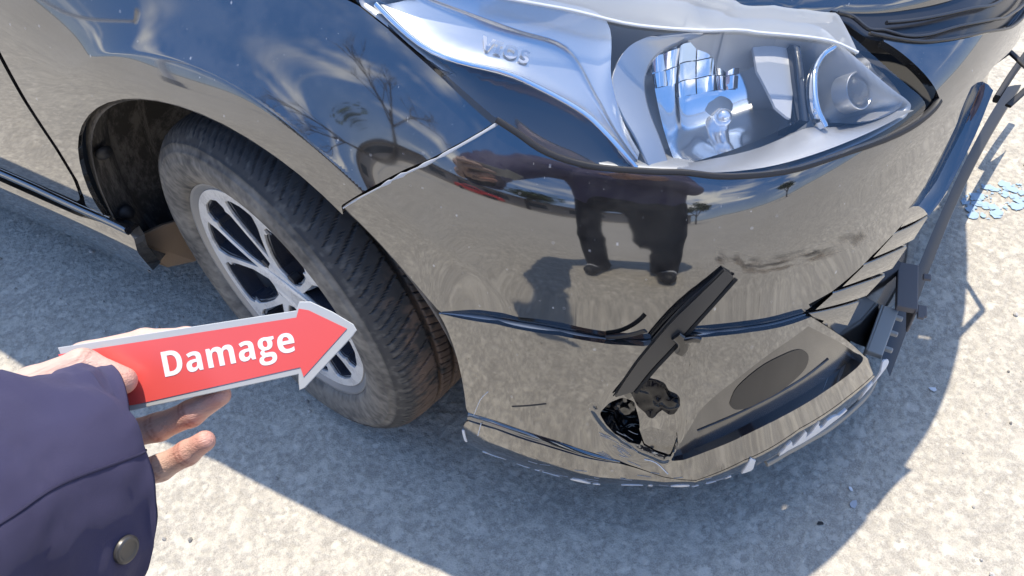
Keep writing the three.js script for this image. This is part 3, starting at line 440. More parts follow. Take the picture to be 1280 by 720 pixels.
// ------------------------------------------------------------------ headlamp
const lamp = group('headlamp', car);
{
  const lensPoly = [...curve(LAMPOUT, 4), ...curve(F.LAMPLOW.slice(0, -3).map(([a, t]) => [a, t + .03]), 4).slice(1), [1.012, 4.86], [1.026, 4.98], ...curve([[1.027, 5.07], [1.020, 5.27], [1.010, 5.51], [.995, 6.03], [.984, 6.58], [.978, 6.95], [.943, 7.12], [.887, 7.18], [.739, 6.90], [.599, 6.80], [.493, 6.87], [.348, 6.94], [.255, 6.80]], 3)];
  // clear cover with a hazier band along its upper edge
  const bandLow = curve(F.LENSBAND, 5), iT = lensPoly.length - 15;
  mesh('lens', panel(lensPoly, { off: (a, t) => .004, da: .008, dt: .08, flange: 0, shrink: .002 }), lensMat, lamp);
  mesh('lens_band', panel([...bandLow, [.99, 6.95], [.943, 7.10], [.887, 7.16], [.739, 6.90], [.599, 6.82], [.48, 6.86]], { off: () => .0065, da: .006, dt: .05, flange: .004 }), phy({ color: rgb(.86, .88, .88), transmission: .75, thickness: 0, roughness: .3, ior: 1.6 }), lamp);
  mesh('lens_edge', surfBar(F.LENSBAND, .0068, .003, .003, 5), phy({ color: rgb(.8, .82, .84), roughness: .2, transmission: .3, thickness: 0 }), lamp);
  mesh('lamp_gasket', sweep(LAMPLOW.map(p => Q(p[0], p[1] + .02, -.001)), LAMPLOW.map(p => NS(p[0], p[1])), roundShape(.007, .008)), blackPlastic, lamp);
  mesh('housing', panel(lensPoly, { off: (a, t) => -.014 - .070 * smooth(0, .05, dPoly(sc(lensPoly), a, t * .1)), da: .005, dt: .05, flange: 0 }), std({ color: rgb(.36, .37, .375), metalness: .5, roughness: .42 }), lamp);
  // long silver channel behind the lens tail and the black wedge below it
  const CL = curve(F.CHROME, 6), up = curve(F.CHUP.slice(0, 1).concat([F.CHUP[2], F.CHUP[3], F.CHUP[5], F.CHUP[6], F.CHUP[7]]), 6);
  const chW = [0, .10, .25, .45, .56, .57, .60, .80, 1], chD = [-.012, -.018, -.022, -.025, -.026, -.021, -.0205, -.021, -.016];
  mesh('silver_channel', sheet(chW.map((w, k) => CL.map((p, i) => Q(lerp(p[0], up[i][0], w), lerp(p[1], up[i][1], w), chD[k])))), std({ color: rgb(.60, .61, .62), metalness: .85, roughness: .24 }), lamp);
  const lowEdge = curve([[.30, 6.34], [.345, 6.06], [.438, 5.46], [.505, 5.14], [.553, 4.98], [.60, 4.91]], 6);
  mesh('black_wedge', sheet([0, .5, 1].map((w, k) => CL.map((p, i) => Q(lerp(p[0], lowEdge[i][0], w), lerp(p[1], lowEdge[i][1], w), [-.014, -.020, -.006][k])))), lampBlack, lamp);
  mesh('chrome_strip', sweep(CL.map(p => Q(p[0], p[1], -.010)), CL.map(p => NS(p[0], p[1])), roundShape(.006, .006)), chrome, lamp);
  // C shaped bezel
  const CO = curve(F.COUT, 4), CI = curve(F.CIN, 4);
  mesh('bezel', sheet([0, .05, .95, 1, 1].map((w, k) => CO.map((p, i) => Q(lerp(p[0], CI[i][0], w), lerp(p[1], CI[i][1], w), [-.026, -.018, -.034, -.037, -.07][k])))), satin, lamp);
  // main reflector bowl; its upper third is cut into facets
  const top = curve(F.BOWLT, 6), bot = curve(F.BOWLB, 6), nT = top.length - 1;
  const bowl = (u, w, lift = 0) => { const f = Math.max(0, Math.min(1, u)) * nT, i = Math.min(nT - 1, Math.floor(f)), h = f - i, at = L => [0, 1].map(c => lerp(L[i][c], L[i + 1][c], h)), A = at(top), B = at(bot); return Q(lerp(A[0], B[0], w), lerp(A[1], B[1], w), -.046 - .040 * Math.sin(Math.PI * w) * (.4 + .6 * Math.sin(Math.PI * u)) + lift); };
  mesh('reflector', sheet(Array.from({ length: 19 }, (_, k) => Array.from({ length: 25 }, (_, i) => bowl(i / 24, k / 18)))), std({ color: rgb(.82, .84, .86), metalness: 1, roughness: .10 }), lamp);
  for (let k = 0; k < 6; k++) for (let m = 0; m < 3; m++) {
    const u0 = .02 + k * .108, u1 = u0 + .104, w0 = .03 + m * .115 + (m === 2 ? .0 : 0), w1 = w0 + .108; if (m === 2 && k < 2) continue;
    mesh('facet', sheet([0, .5, 1].map(v => [0, .25, .5, .75, 1].map(q => bowl(lerp(u0, u1, q), lerp(w0, w1, v), .0045 + .0022 * Math.sin(Math.PI * q))))), chrome, lamp);
  }
  { const c = bowl(.42, .66, .004), n = NS(.72, 5.85), g = new THREE.SphereGeometry(.010, 20, 14); g.translate(...add(c, n, .016)); const q = new THREE.CylinderGeometry(.008, .014, .022, 20); q.applyQuaternion(new THREE.Quaternion().setFromUnitVectors(new THREE.Vector3(0, 1, 0), new THREE.Vector3(...n))); q.translate(...add(c, n, .004)); mesh('bulb', merge([g, q]), phy({ color: rgb(.8, .82, .85), metalness: .7, roughness: .1 }), lamp); }
  // frosted shield beside the bowl
  { const f = F.FROST; mesh('frosted_shield', panel(f, { off: () => -.040, da: .004, dt: .04, flange: .004 }), std({ color: rgb(.44, .455, .48), metalness: .35, roughness: .5 }), lamp); }
  const sh0 = curve(F.SHELF0, 5), sh1 = curve(F.SHELF1, 5);
  mesh('shelf', sheet([0, .1, .9, 1].map((w, k) => sh0.map((p, i) => Q(lerp(p[0], sh1[i][0], w), lerp(p[1], sh1[i][1], w), [-.006, -.009, -.030, -.05][k])))), satin, lamp);
  const dv = curve(F.DIVI, 5); mesh('divider', sweep(dv.map(p => Q(p[0], p[1], -.045)), dv.map(p => NS(p[0], p[1])), [[-.006, .012], [.006, .012], [.006, -.03], [-.006, -.03]]), lampBlack, lamp);
  // inner lamp: ring, mirror shell, glass ball
  const ring = curve(F.RING, 5); mesh('inner_bezel', sweep(ring.map(p => Q(p[0], p[1], -.024)), ring.map(p => NS(p[0], p[1])), roundShape(.007, .016)), chrome, lamp);
  mesh('inner_sleeve', sheet([0, .5, 1].map((w, k) => ring.map(p => Q(lerp(p[0], 1.0, w * .30), lerp(p[1], 6.0, w * .25), [-.026, -.045, -.06][k])))), satin, lamp);
  const pc = F.PROJ[0], c0 = Q(pc[0] - .026, pc[1] - .10, -.034), n0 = unit(add(NS(pc[0], pc[1]), [.30, -.1, .1])), q0 = new THREE.Quaternion().setFromUnitVectors(new THREE.Vector3(0, 1, 0), new THREE.Vector3(...n0));
  const lathe = new THREE.LatheGeometry([[.009, -.014], [.015, -.006], [.018, .005], [.0195, .008], [.0212, .008], [.022, -.012]].map(p => new THREE.Vector2(...p)), 40); lathe.applyQuaternion(q0); lathe.translate(...c0); mesh('projector_ring', lathe, satin, lamp);
  const ball = new THREE.SphereGeometry(.0165, 32, 20); ball.scale(1, .75, 1); ball.applyQuaternion(q0); ball.translate(...add(c0, n0, .003)); mesh('projector_lens', ball, phy({ color: 0xffffff, transmission: 1, thickness: .03, ior: 1.5, roughness: .02 }), lamp);
  const wall = curve([[1.0, 6.75], [1.004, 6.3], [1.016, 5.7], [1.016, 5.2], [.985, 5.15], [.93, 5.30], [.90, 5.45]], 4); mesh('inner_reflector', sheet([0, .5, 1].map((w, k) => wall.map(p => Q(lerp(p[0], pc[0] - .01, w * .5), lerp(p[1], pc[1], w * .5), [-.016, -.050, -.075][k])))), chrome, lamp);
  // embossed lettering on the silver channel
  { const font = await new FontLoader().loadAsync('fonts/droid/droid_sans_bold.typeface.json'), g = new TextGeometry('VIOS', { font, size: .0135, depth: .0007, curveSegments: 5, bevelEnabled: false }), k0 = 9, at = (i, w, d) => Q(lerp(CL[i][0], up[i][0], w), lerp(CL[i][1], up[i][1], w), d), A = at(7, .25, -.0185), B = at(13, .25, -.0185), C = at(7, .50, -.0195), x = unit(sub(B, A)), y0 = sub(C, A), n = unit(cross(x, y0)), y = cross(n, x); g.scale(1.25, 1, 1); g.applyMatrix4(new THREE.Matrix4().makeBasis(new THREE.Vector3(...x), new THREE.Vector3(...y), new THREE.Vector3(...n))); g.translate(...A); mesh('embossed_lettering', g, std({ color: rgb(.62, .63, .65), metalness: .6, roughness: .5 }), lamp); }
}

// ------------------------------------------------------------------ upper grille and bonnet
{
  const up = [[1.001, 7.02], [1.03, 6.95], [1.10, 6.62], [1.2, 6.2], [1.35, 5.9], [1.6, 5.8], [1.9, 5.8]];
  const ug = group('upper_grille', car);
  mesh('grille_panel', panel([...up, ...GRLOW.slice().reverse()], { off: () => -.006, da: .006, dt: .06, flange: .02 }), phy({ color: rgb(.02, .02, .022), roughness: .3, clearcoat: .3 }), ug);
  mesh('grille_bar', surfBar([...F.RIDGE1, [1.4, 4.95], [1.9, 4.9]], .001, .0035, .005, 5), trimGrey, ug);
  mesh('grille_bar', surfBar([...F.RIDGE2, [1.4, 5.3], [1.9, 5.3]], .001, .004, .005, 5), trimGrey, ug);
  mesh('grille_bar', surfBar([...F.GRLOW, [1.4, 4.7], [1.9, 4.65]].map(([a, t]) => [a, t + .03]), .001, .0035, .005, 5), trimGrey, ug);
  // bonnet: from the lamp line and the fender edge up to the middle of the car
  const edge = curve([[-1.0, 8.3], [-.6, 8.3], [-.35, 8.3], [-.25, 8.0], [-.05, 7.5], [.107, 6.97], [.255, 6.98], [.348, 7.02], [.493, 6.95], [.599, 6.90], [.739, 7.0], [.887, 7.25], [.943, 7.2], [1.001, 7.08], [1.03, 7.0], [1.10, 6.66], [1.2, 6.25], [1.35, 5.95], [NOSE, 5.85]], 8);
  const E = edge.map(p => Q(p[0], p[1], .004)), n = E.length, rows = []; const spine = E.map((p, i) => { const x = Math.min(p[0], .76), u = (x + 1.0) / 1.86; return [x - .02, lerp(1.03, .765, Math.pow(Math.max(0, u), 1.7)), -.85]; });
  rows.push(E.map((p, i) => add(p, [0, 1, 0], -.02))); for (let k = 0; k <= 12; k++) { const w = k / 12; rows.push(E.map((p, i) => { const q = add(p, sub(spine[i], p), w); q[1] += .05 * Math.sin(Math.PI * Math.min(1, w * 1.1)) * (1 - w * .4) * smooth(1, .9, i / n); return q; })); }
  const m = rows.length; for (let k = m - 2; k >= 0; k--) rows.push(rows[k].map(p => [p[0], p[1], -1.7 - p[2]]));
  mesh('bonnet', sheet(rows), paint, car);
}

// ------------------------------------------------------------------ rest of the body, outside the picture
{
  const far = [[2 * NOSE + .9, .15], [2 * NOSE + .9, 8.3], [2 * NOSE - .2, 7.2], [2 * NOSE - .6, 6.9], [2 * NOSE - 1.1, 6.5], [1.92, 5.0], [1.92, .3], [NOSE + .4, .1]];
  mesh('far_side', panel(far, { da: .04, dt: .2, flange: 0 }), paint, car);
  const ring = (x, pts) => pts.map(([y, z]) => [x, y, z]), prof = (b, r, w, t) => [[b, -.06], [b + .02, -.07], [lerp(b, r, .5), -lerp(.07, w, .5)], [r - .06, -w], [r, -w - .12], [r + .02, -.85], [r, -1.7 + w + .12], [r - .06, -1.7 + w], [lerp(b, r, .5), -1.7 + lerp(.07, w, .5)], [b + .02, -1.63], [b, -1.64]];
  const cab = [[-.72, .98, .985, .12], [-1.25, .97, 1.34, .24], [-1.6, .96, 1.44, .29], [-2.3, .96, 1.45, .30], [-2.9, .97, 1.30, .28], [-3.35, .99, 1.02, .14]].map(([x, b, r, w]) => ring(x, prof(b, r, w)));
  mesh('cabin', sheet(cab), phy({ color: rgb(.01, .012, .013), roughness: .05, ior: 1.6 }), car);
  mesh('boot', sheet([[[-3.3, .99, -.1], [-3.3, 1.0, -.85], [-3.3, .99, -1.6]], [[-3.5, .97, -.12], [-3.52, .99, -.85], [-3.5, .97, -1.58]], [[-3.56, .6, -.1], [-3.62, .6, -.85], [-3.56, .6, -1.6]], [[-3.5, .25, -.12], [-3.56, .25, -.85], [-3.5, .25, -1.58]]]), paint, car);
  mesh('underbody', sheet([[[.80, .19, -.30], [.84, .19, -.85], [.80, .19, -1.40]], [[.42, .19, -.30], [.42, .19, -.85], [.42, .19, -1.40]], [[-.40, .19, -.30], [-.40, .19, -.85], [-.40, .19, -1.4]], [[-.42, .16, -.08], [-.42, .16, -.85], [-.42, .16, -1.62]], [[-3.4, .18, -.08], [-3.4, .18, -.85], [-3.4, .18, -1.62]]]), under, car);
}

// ------------------------------------------------------------------ wheel well
{
  const W0 = group('wheel_well', car), rows = [], dirt = tex(256, 256, (u, v) => { const n = pnoise(u, v, 6, 1) * .5 + pnoise(u, v, 26, 2) * .3 + pnoise(u, v, 90, 3) * .2; const l = .05 + .10 * smooth(.35, .75, n); return [toS(l * 1.12), toS(l), toS(l * .86)]; }, true, 2);
  const liner = std({ map: dirt, roughness: .9, bumpMap: dirt, bumpScale: .003 });
  const prof = [[-.020, .346], [-.024, .362], [-.035, .366], [-.05, .362], [-.075, .372], [-.085, .384], [-.15, .388], [-.16, .378], [-.30, .378], [-.301, .10], [-.301, .0]];
  for (const [z, r] of prof) rows.push(Array.from({ length: 61 }, (_, k) => { const an = lerp(-8, 196, k / 60) * Math.PI / 180, rr = r * (1 + .0 * k); return [.004 + rr * Math.cos(an) * (an < 1 ? 1.06 : 1), .31 + rr * Math.sin(an), z]; }));
  mesh('liner', sheet(rows, 3), liner, W0);
  for (const an of [152, 176]) { const t = an * Math.PI / 180, p = [.004 + .350 * Math.cos(t), .31 + .350 * Math.sin(t), -.045], n = [-Math.cos(t), -Math.sin(t), .25]; const g = new THREE.LatheGeometry([[0, .006], [.006, .006], [.007, .003], [.013, .002], [.014, -.004]].map(q => new THREE.Vector2(...q)), 24); g.applyQuaternion(new THREE.Quaternion().setFromUnitVectors(new THREE.Vector3(0, 1, 0), new THREE.Vector3(...unit(n)))); g.translate(...p); mesh('clip', g, blackPlastic, W0); }
  const flap = std({ map: (() => { const t = dirt.clone(); t.needsUpdate = true; return t; })(), color: rgb(1.5, 1.15, .85), roughness: .85 });
  const f = [[-.345, .285, -.030], [-.325, .285, -.08], [-.30, .275, -.135], [-.318, .21, -.135], [-.345, .155, -.115], [-.39, .150, -.080], [-.375, .21, -.045]];
  mesh('mud_flap', prism(f, .006, unit([-1, 0, -.2])), flap, car);
  for (const p of [[-.349, .255, -.055], [-.345, .225, -.085]]) { const g = new THREE.SphereGeometry(.009, 16, 10); g.scale(.5, 1, 1); g.translate(...p); mesh('flap_bolt', g, std({ color: rgb(.22, .16, .11), roughness: .6, metalness: .4 }), car); }
}

// ------------------------------------------------------------------ wheel
{
  const wheel = group('front_wheel', car); wheel.position.set(0, .297, -.031); wheel.rotation.y = -.1787;
  // tyre: profile [radius, w] with w along the axle, outward positive
  const PR = []; const side = [[.2035, -.008], [.207, -.002], [.214, .003], [.228, .007], [.246, .008], [.258, .005], [.262, .0055], [.266, .002], [.2735, -.0015], [.2745, -.0005], [.2755, -.003], [.283, -.010], [.289, -.018], [.2935, -.030], [.2955, -.044]];
  for (const p of side) PR.push(p); const groove = (w0, wd, r) => { PR.push([r, w0], [r - .009, w0 - .001], [r - .0095, w0 - wd / 2], [r - .009, w0 - wd + .001], [r, w0 - wd]); };
  PR.push([.2965, -.055]); groove(-.066, .008, .297); PR.push([.2975, -.084]); groove(-.096, .008, .2975); PR.push([.297, -.115]); groove(-.126, .008, .297); PR.push([.295, -.145], [.291, -.165], [.283, -.178], [.262, -.190], [.235, -.195], [.204, -.185]);
  const NSEG = 1440, rows = [];
  // finer samples along the shoulder rib, so that the sipes show
  const fine = []; for (let i = 0; i < PR.length - 1; i++) { const L = Math.hypot(PR[i + 1][0] - PR[i][0], PR[i + 1][1] - PR[i][1]), k = Math.max(1, Math.ceil(L / .005)); for (let q = 0; q < k; q++) fine.push([lerp(PR[i][0], PR[i + 1][0], q / k), lerp(PR[i][1], PR[i + 1][1], q / k)]); } fine.push(PR[PR.length - 1]);
  for (let s = 0; s <= NSEG; s++) {
    const an = s / NSEG * 2 * Math.PI, row = [];
    for (const [r0, w] of fine) {
      let r = r0; const rib = w > -.064 ? 0 : w > -.095 ? 1 : w > -.125 ? 2 : 3;
      if (r0 > .2765 && w < -.004 && w > -.16 && r0 > .2915 - (w > -.03 ? .016 : 0)) { // sipes: long and short in turn, slanted
        const lean = [1.2, -1.0, 1.0, -1.0][rib], ph = (an * 66 / (2 * Math.PI) + (w + .03) * lean * 16 + 100) % 1, ph2 = (an * 66 / (2 * Math.PI) + .5 + (w + .03) * lean * 16 + 100) % 1;
        const d1 = Math.min(ph, 1 - ph), d2 = Math.min(ph2, 1 - ph2); if (d1 < .03 && (rib || w < -.011)) r -= .004; if (d2 < .024 && (rib ? true : w < -.012 && w > -.042)) r -= .0025;
      }
      r += (fbm(Math.cos(an) * 30, Math.sin(an) * 30, w * 120, 2) - .5) * .0012;
      let x = r * Math.cos(an), y = r * Math.sin(an), ww = w; if (y < -.296) { y = -.296; }
      if (y < -.22 && w > -.01) ww += .004 * smooth(-.22, -.28, y); row.push([x, y, ww]);
    }
    rows.push(row);
  }
  const tg = sheet(rows), uvA = tg.attributes.uv, m = fine.length, col = new Float32Array(uvA.count * 3);
  for (let s = 0; s <= NSEG; s++) for (let k = 0; k < m; k++) {
    const an = s / NSEG * 2 * Math.PI, [r, w] = fine[k], ca = Math.cos(an), sa = Math.sin(an); uvA.setXY(s * m + k, s / NSEG, k / m);
    const n1 = fbm(ca * r * 30, sa * r * 30, w * 30 + 2, 4), n2 = fbm(ca * r * 140, sa * r * 140, w * 140, 3); let c = [.026, .026, .028];
    const dust = r < .2735 ? .52 + 1.1 * (n1 - .45) + .9 * (n2 - .5) : .14 + .3 * smooth(.5, .75, n2) * smooth(-.05, -.01, w); c = c.map((v, i) => lerp(v, [.235, .215, .18][i], Math.max(0, Math.min(1, dust))));
    if (r > .2735) { const mud = smooth(.38, .54, n1 * .6 + n2 * .35 + .26 * smooth(.6, -.8, sa) + .10 * smooth(-.02, -.09, w) - .10) * smooth(-.012, -.04, w) * smooth(.75, .2, sa), k2 = mud * (.6 + .5 * n2); c = c.map((v, i) => lerp(v, [.19, .128, .09][i], Math.min(1, k2))); }
    col.set(c, (s * m + k) * 3);
  }
  tg.setAttribute('color', new THREE.BufferAttribute(col, 3));
  mesh('tyre', tg, std({ vertexColors: true, roughness: .8 }), wheel);
  // rim
  const face = new THREE.Shape(); face.absarc(0, 0, .191, 0, 2 * Math.PI, false);
  const body = new THREE.Shape(); body.absarc(0, 0, .187, 0, 2 * Math.PI, false);
  const P = (r, d, base) => [r * Math.cos((base + d) * Math.PI / 180), r * Math.sin((base + d) * Math.PI / 180)];
  const hole = (pts) => { const h = new THREE.Path(), n = pts.length; const mid = (p, q, w) => [lerp(p[0], q[0], w), lerp(p[1], q[1], w)]; const rr = .18; for (let i = 0; i < n; i++) { const p = pts[(i + n - 1) % n], q = pts[i], s = pts[(i + 1) % n], A = mid(q, p, rr), B = mid(q, s, rr); i ? h.lineTo(...A) : h.moveTo(...A); h.quadraticCurveTo(...q, ...B); } h.closePath(); return h; };
  for (let k = 0; k < 5; k++) {
    const b = 96 + 72 * k;
    const inV = [P(.062, 0, b), P(.080, -5.2, b), P(.12, -11, b), P(.150, -13.6, b), P(.173, -12.4, b), P(.178, -5, b), P(.178, 5, b), P(.173, 12.4, b), P(.150, 13.6, b), P(.12, 11, b), P(.080, 5.2, b)];
    const c = b + 36, out = [P(.050, -23, c), P(.080, -24, c), P(.12, -20.4, c), P(.146, -18, c), P(.152, -14.6, c), P(.159, -16.4, c), P(.173, -13.5, c), P(.178, -6, c), P(.178, 6, c), P(.173, 13.5, c), P(.159, 16.4, c), P(.152, 14.6, c), P(.146, 18, c), P(.12, 20.4, c), P(.080, 24, c), P(.050, 23, c), P(.043, 0, c)];
    face.holes.push(hole(inV), hole(out));
    const gr = (pts, f, cc) => pts.map(([x, y]) => { const r = Math.hypot(x, y), a = Math.atan2(y, x), m0 = cc * Math.PI / 180; let d = a - m0; while (d > Math.PI) d -= 2 * Math.PI; while (d < -Math.PI) d += 2 * Math.PI; return [Math.min(r, .174) * Math.cos(m0 + d * f), Math.min(r, .174) * Math.sin(m0 + d * f)]; });
    body.holes.push(hole(gr(inV, .80, b)), hole(gr(out, .86, c)));
  }
  const fg = new THREE.ExtrudeGeometry(face, { depth: .003, bevelEnabled: true, bevelThickness: .0008, bevelSize: .0008, bevelSegments: 2, curveSegments: 64 }), dish = g => { const p = g.attributes.position; for (let i = 0; i < p.count; i++) { const r = Math.hypot(p.getX(i), p.getY(i)); p.setZ(i, p.getZ(i) - .020 * Math.pow(1 - Math.min(1, r / .191), 1.6)); } g.computeVertexNormals(); return g; };
  fg.translate(0, 0, -.014); const dusty = tex(256, 256, (u, v) => { const n = pnoise(u, v, 8, 4) * .6 + pnoise(u, v, 60, 5) * .4; const l = .74 - .16 * smooth(.45, .8, n); return [toS(l), toS(l * .985), toS(l * .95)]; }, true, 6);
  mesh('rim_face', dish(fg), std({ map: dusty, metalness: .35, roughness: .42 }), wheel);
  const bg = new THREE.ExtrudeGeometry(body, { depth: .030, bevelEnabled: false, curveSegments: 48 }); bg.translate(0, 0, -.0455); mesh('rim_spokes', dish(bg), phy({ color: rgb(.035, .04, .055), roughness: .22, clearcoat: 1, clearcoatRoughness: .08, ior: 1.8 }), wheel);
  mesh('rim_barrel', (() => { const g = new THREE.LatheGeometry([[.176, -.17], [.176, -.05], [.186, -.035], [.190, -.014], [.193, -.012], [.2005, -.006], [.2045, -.004], [.2055, -.007], [.204, -.012], [.196, -.016], [.19, -.03]].map(p => new THREE.Vector2(...p)), 96); g.rotateX(Math.PI / 2); return g; })(), std({ color: rgb(.30, .30, .30), metalness: .6, roughness: .45 }), wheel);
  const cap = new THREE.LatheGeometry([[0, .004], [.020, .0035], [.026, .002], [.029, -.002], [.029, -.012]].map(p => new THREE.Vector2(...p)), 40); cap.rotateX(Math.PI / 2); cap.translate(0, 0, -.030); mesh('centre_cap', cap, std({ color: rgb(.5, .5, .49), metalness: .5, roughness: .4 }), wheel);
  for (let k = 0; k < 4; k++) { const an = (k * 90 + 50) * Math.PI / 180, g = new THREE.CylinderGeometry(.009, .009, .014, 6); g.rotateX(Math.PI / 2); g.translate(.050 * Math.cos(an), .050 * Math.sin(an), -.030); mesh('lug_nut', g, std({ color: rgb(.06, .06, .065), metalness: .6, roughness: .5 }), wheel); }
  const disc = new THREE.CylinderGeometry(.125, .125, .02, 64); disc.rotateX(Math.PI / 2); disc.translate(0, 0, -.085); mesh('brake_disc', disc, std({ color: rgb(.16, .13, .11), metalness: .7, roughness: .5 }), wheel);
  mesh('brake_caliper', (() => { const g = new RoundedBoxGeometry(.06, .11, .05, 3, .012); g.translate(.115, .02, -.08); return g; })(), std({ color: rgb(.09, .085, .08), roughness: .6, metalness: .3 }), wheel);
  const back = new THREE.CylinderGeometry(.174, .174, .004, 48); back.rotateX(Math.PI / 2); back.translate(0, 0, -.14); mesh('backing_plate', back, darkInner, wheel);
}

// ------------------------------------------------------------------ sign held in the hand; frame: x to the right of the picture, y up, z towards the lens
const FX = [.86, -.081, -.503], FY = [-.318, .687, -.654], FZ = [.399, .722, .565], H0 = [.448, .751, .35];
const hp = (x, y, z) => [H0[0] + (FX[0] * x + FY[0] * y + FZ[0] * z) / 1000, H0[1] + (FX[1] * x + FY[1] * y + FZ[1] * z) / 1000, H0[2] + (FX[2] * x + FY[2] * y + FZ[2] * z) / 1000];
const frame = new THREE.Matrix4().makeBasis(new THREE.Vector3(...FX), new THREE.Vector3(...FY), new THREE.Vector3(...FZ));
{
  const sign = group('arrow_sign'); tag(sign, 'red laminated arrow sign reading Damage held in the hand', 'sign');
  sign.position.set(...H0); sign.quaternion.setFromRotationMatrix(frame);
  const mk = (pts, r = 1) => { const s = new THREE.Shape(); pts.forEach(([x, y], i) => i ? s.lineTo(x, y) : s.moveTo(x, y)); s.closePath(); return s; };
  const px = L => L.map(([x, y]) => [(x - 215) * .00052, (540 - y) * .00052]);
  const outer = px([[74, 434], [371, 388], [375, 377], [388, 377], [416, 390], [441, 405], [445, 412], [440, 419], [381, 483], [375, 486], [374, 476], [374, 466], [166, 511], [152, 513], [90, 470]]), red = px([[74, 442], [371, 396], [374, 385], [386, 387], [434, 410], [380, 470], [376, 458], [168, 505], [155, 506], [98, 470]]);
  const bend = g => { const p = g.attributes.position; for (let i = 0; i < p.count; i++) { const x = p.getX(i), y = p.getY(i); p.setZ(i, p.getZ(i) + 0 * x * y); } return g; };
  const film = new THREE.ExtrudeGeometry(mk(outer), { depth: .0008, bevelEnabled: true, bevelSize: .0004, bevelThickness: .0003, bevelSegments: 1, steps: 1 });
  mesh('backing', bend(film), phy({ color: rgb(.44, .45, .44), roughness: .25, clearcoat: 1, clearcoatRoughness: .12 }), sign, 'shiny silver laminate border');
  const pr = new THREE.ExtrudeGeometry(mk(red), { depth: .0003, bevelEnabled: false }); pr.translate(0, 0, .0013);
  const crease = tex(256, 256, (u, v) => fbm(u * 6, v * 6, 3, 4) * .6 + .4 * Math.abs(fbm(u * 9, v * 9, 7, 3) - .5) * 2);
  mesh('red_print', bend(pr), phy({ color: rgb(.76, .095, .08), roughness: .36, clearcoat: 1, clearcoatRoughness: .22, bumpMap: crease, bumpScale: .0016 }), sign);
  const font = await new FontLoader().loadAsync('fonts/droid/droid_sans_bold.typeface.json');
  const tgm = new TextGeometry('Damage', { font, size: .0195, depth: .0002, curveSegments: 6, bevelEnabled: false }); tgm.computeBoundingBox(); const bb = tgm.boundingBox; tgm.translate(-bb.min.x, 0, 0); const k = (166 * .00052) / (bb.max.x - bb.min.x); tgm.scale(k, k, 1);
  tgm.rotateZ(Math.atan2(33, 166)); tgm.translate((208 - 215) * .00052, (540 - 470) * .00052, .00165); mesh('lettering', bend(tgm), std({ color: rgb(.85, .84, .83), roughness: .5 }), sign);
}

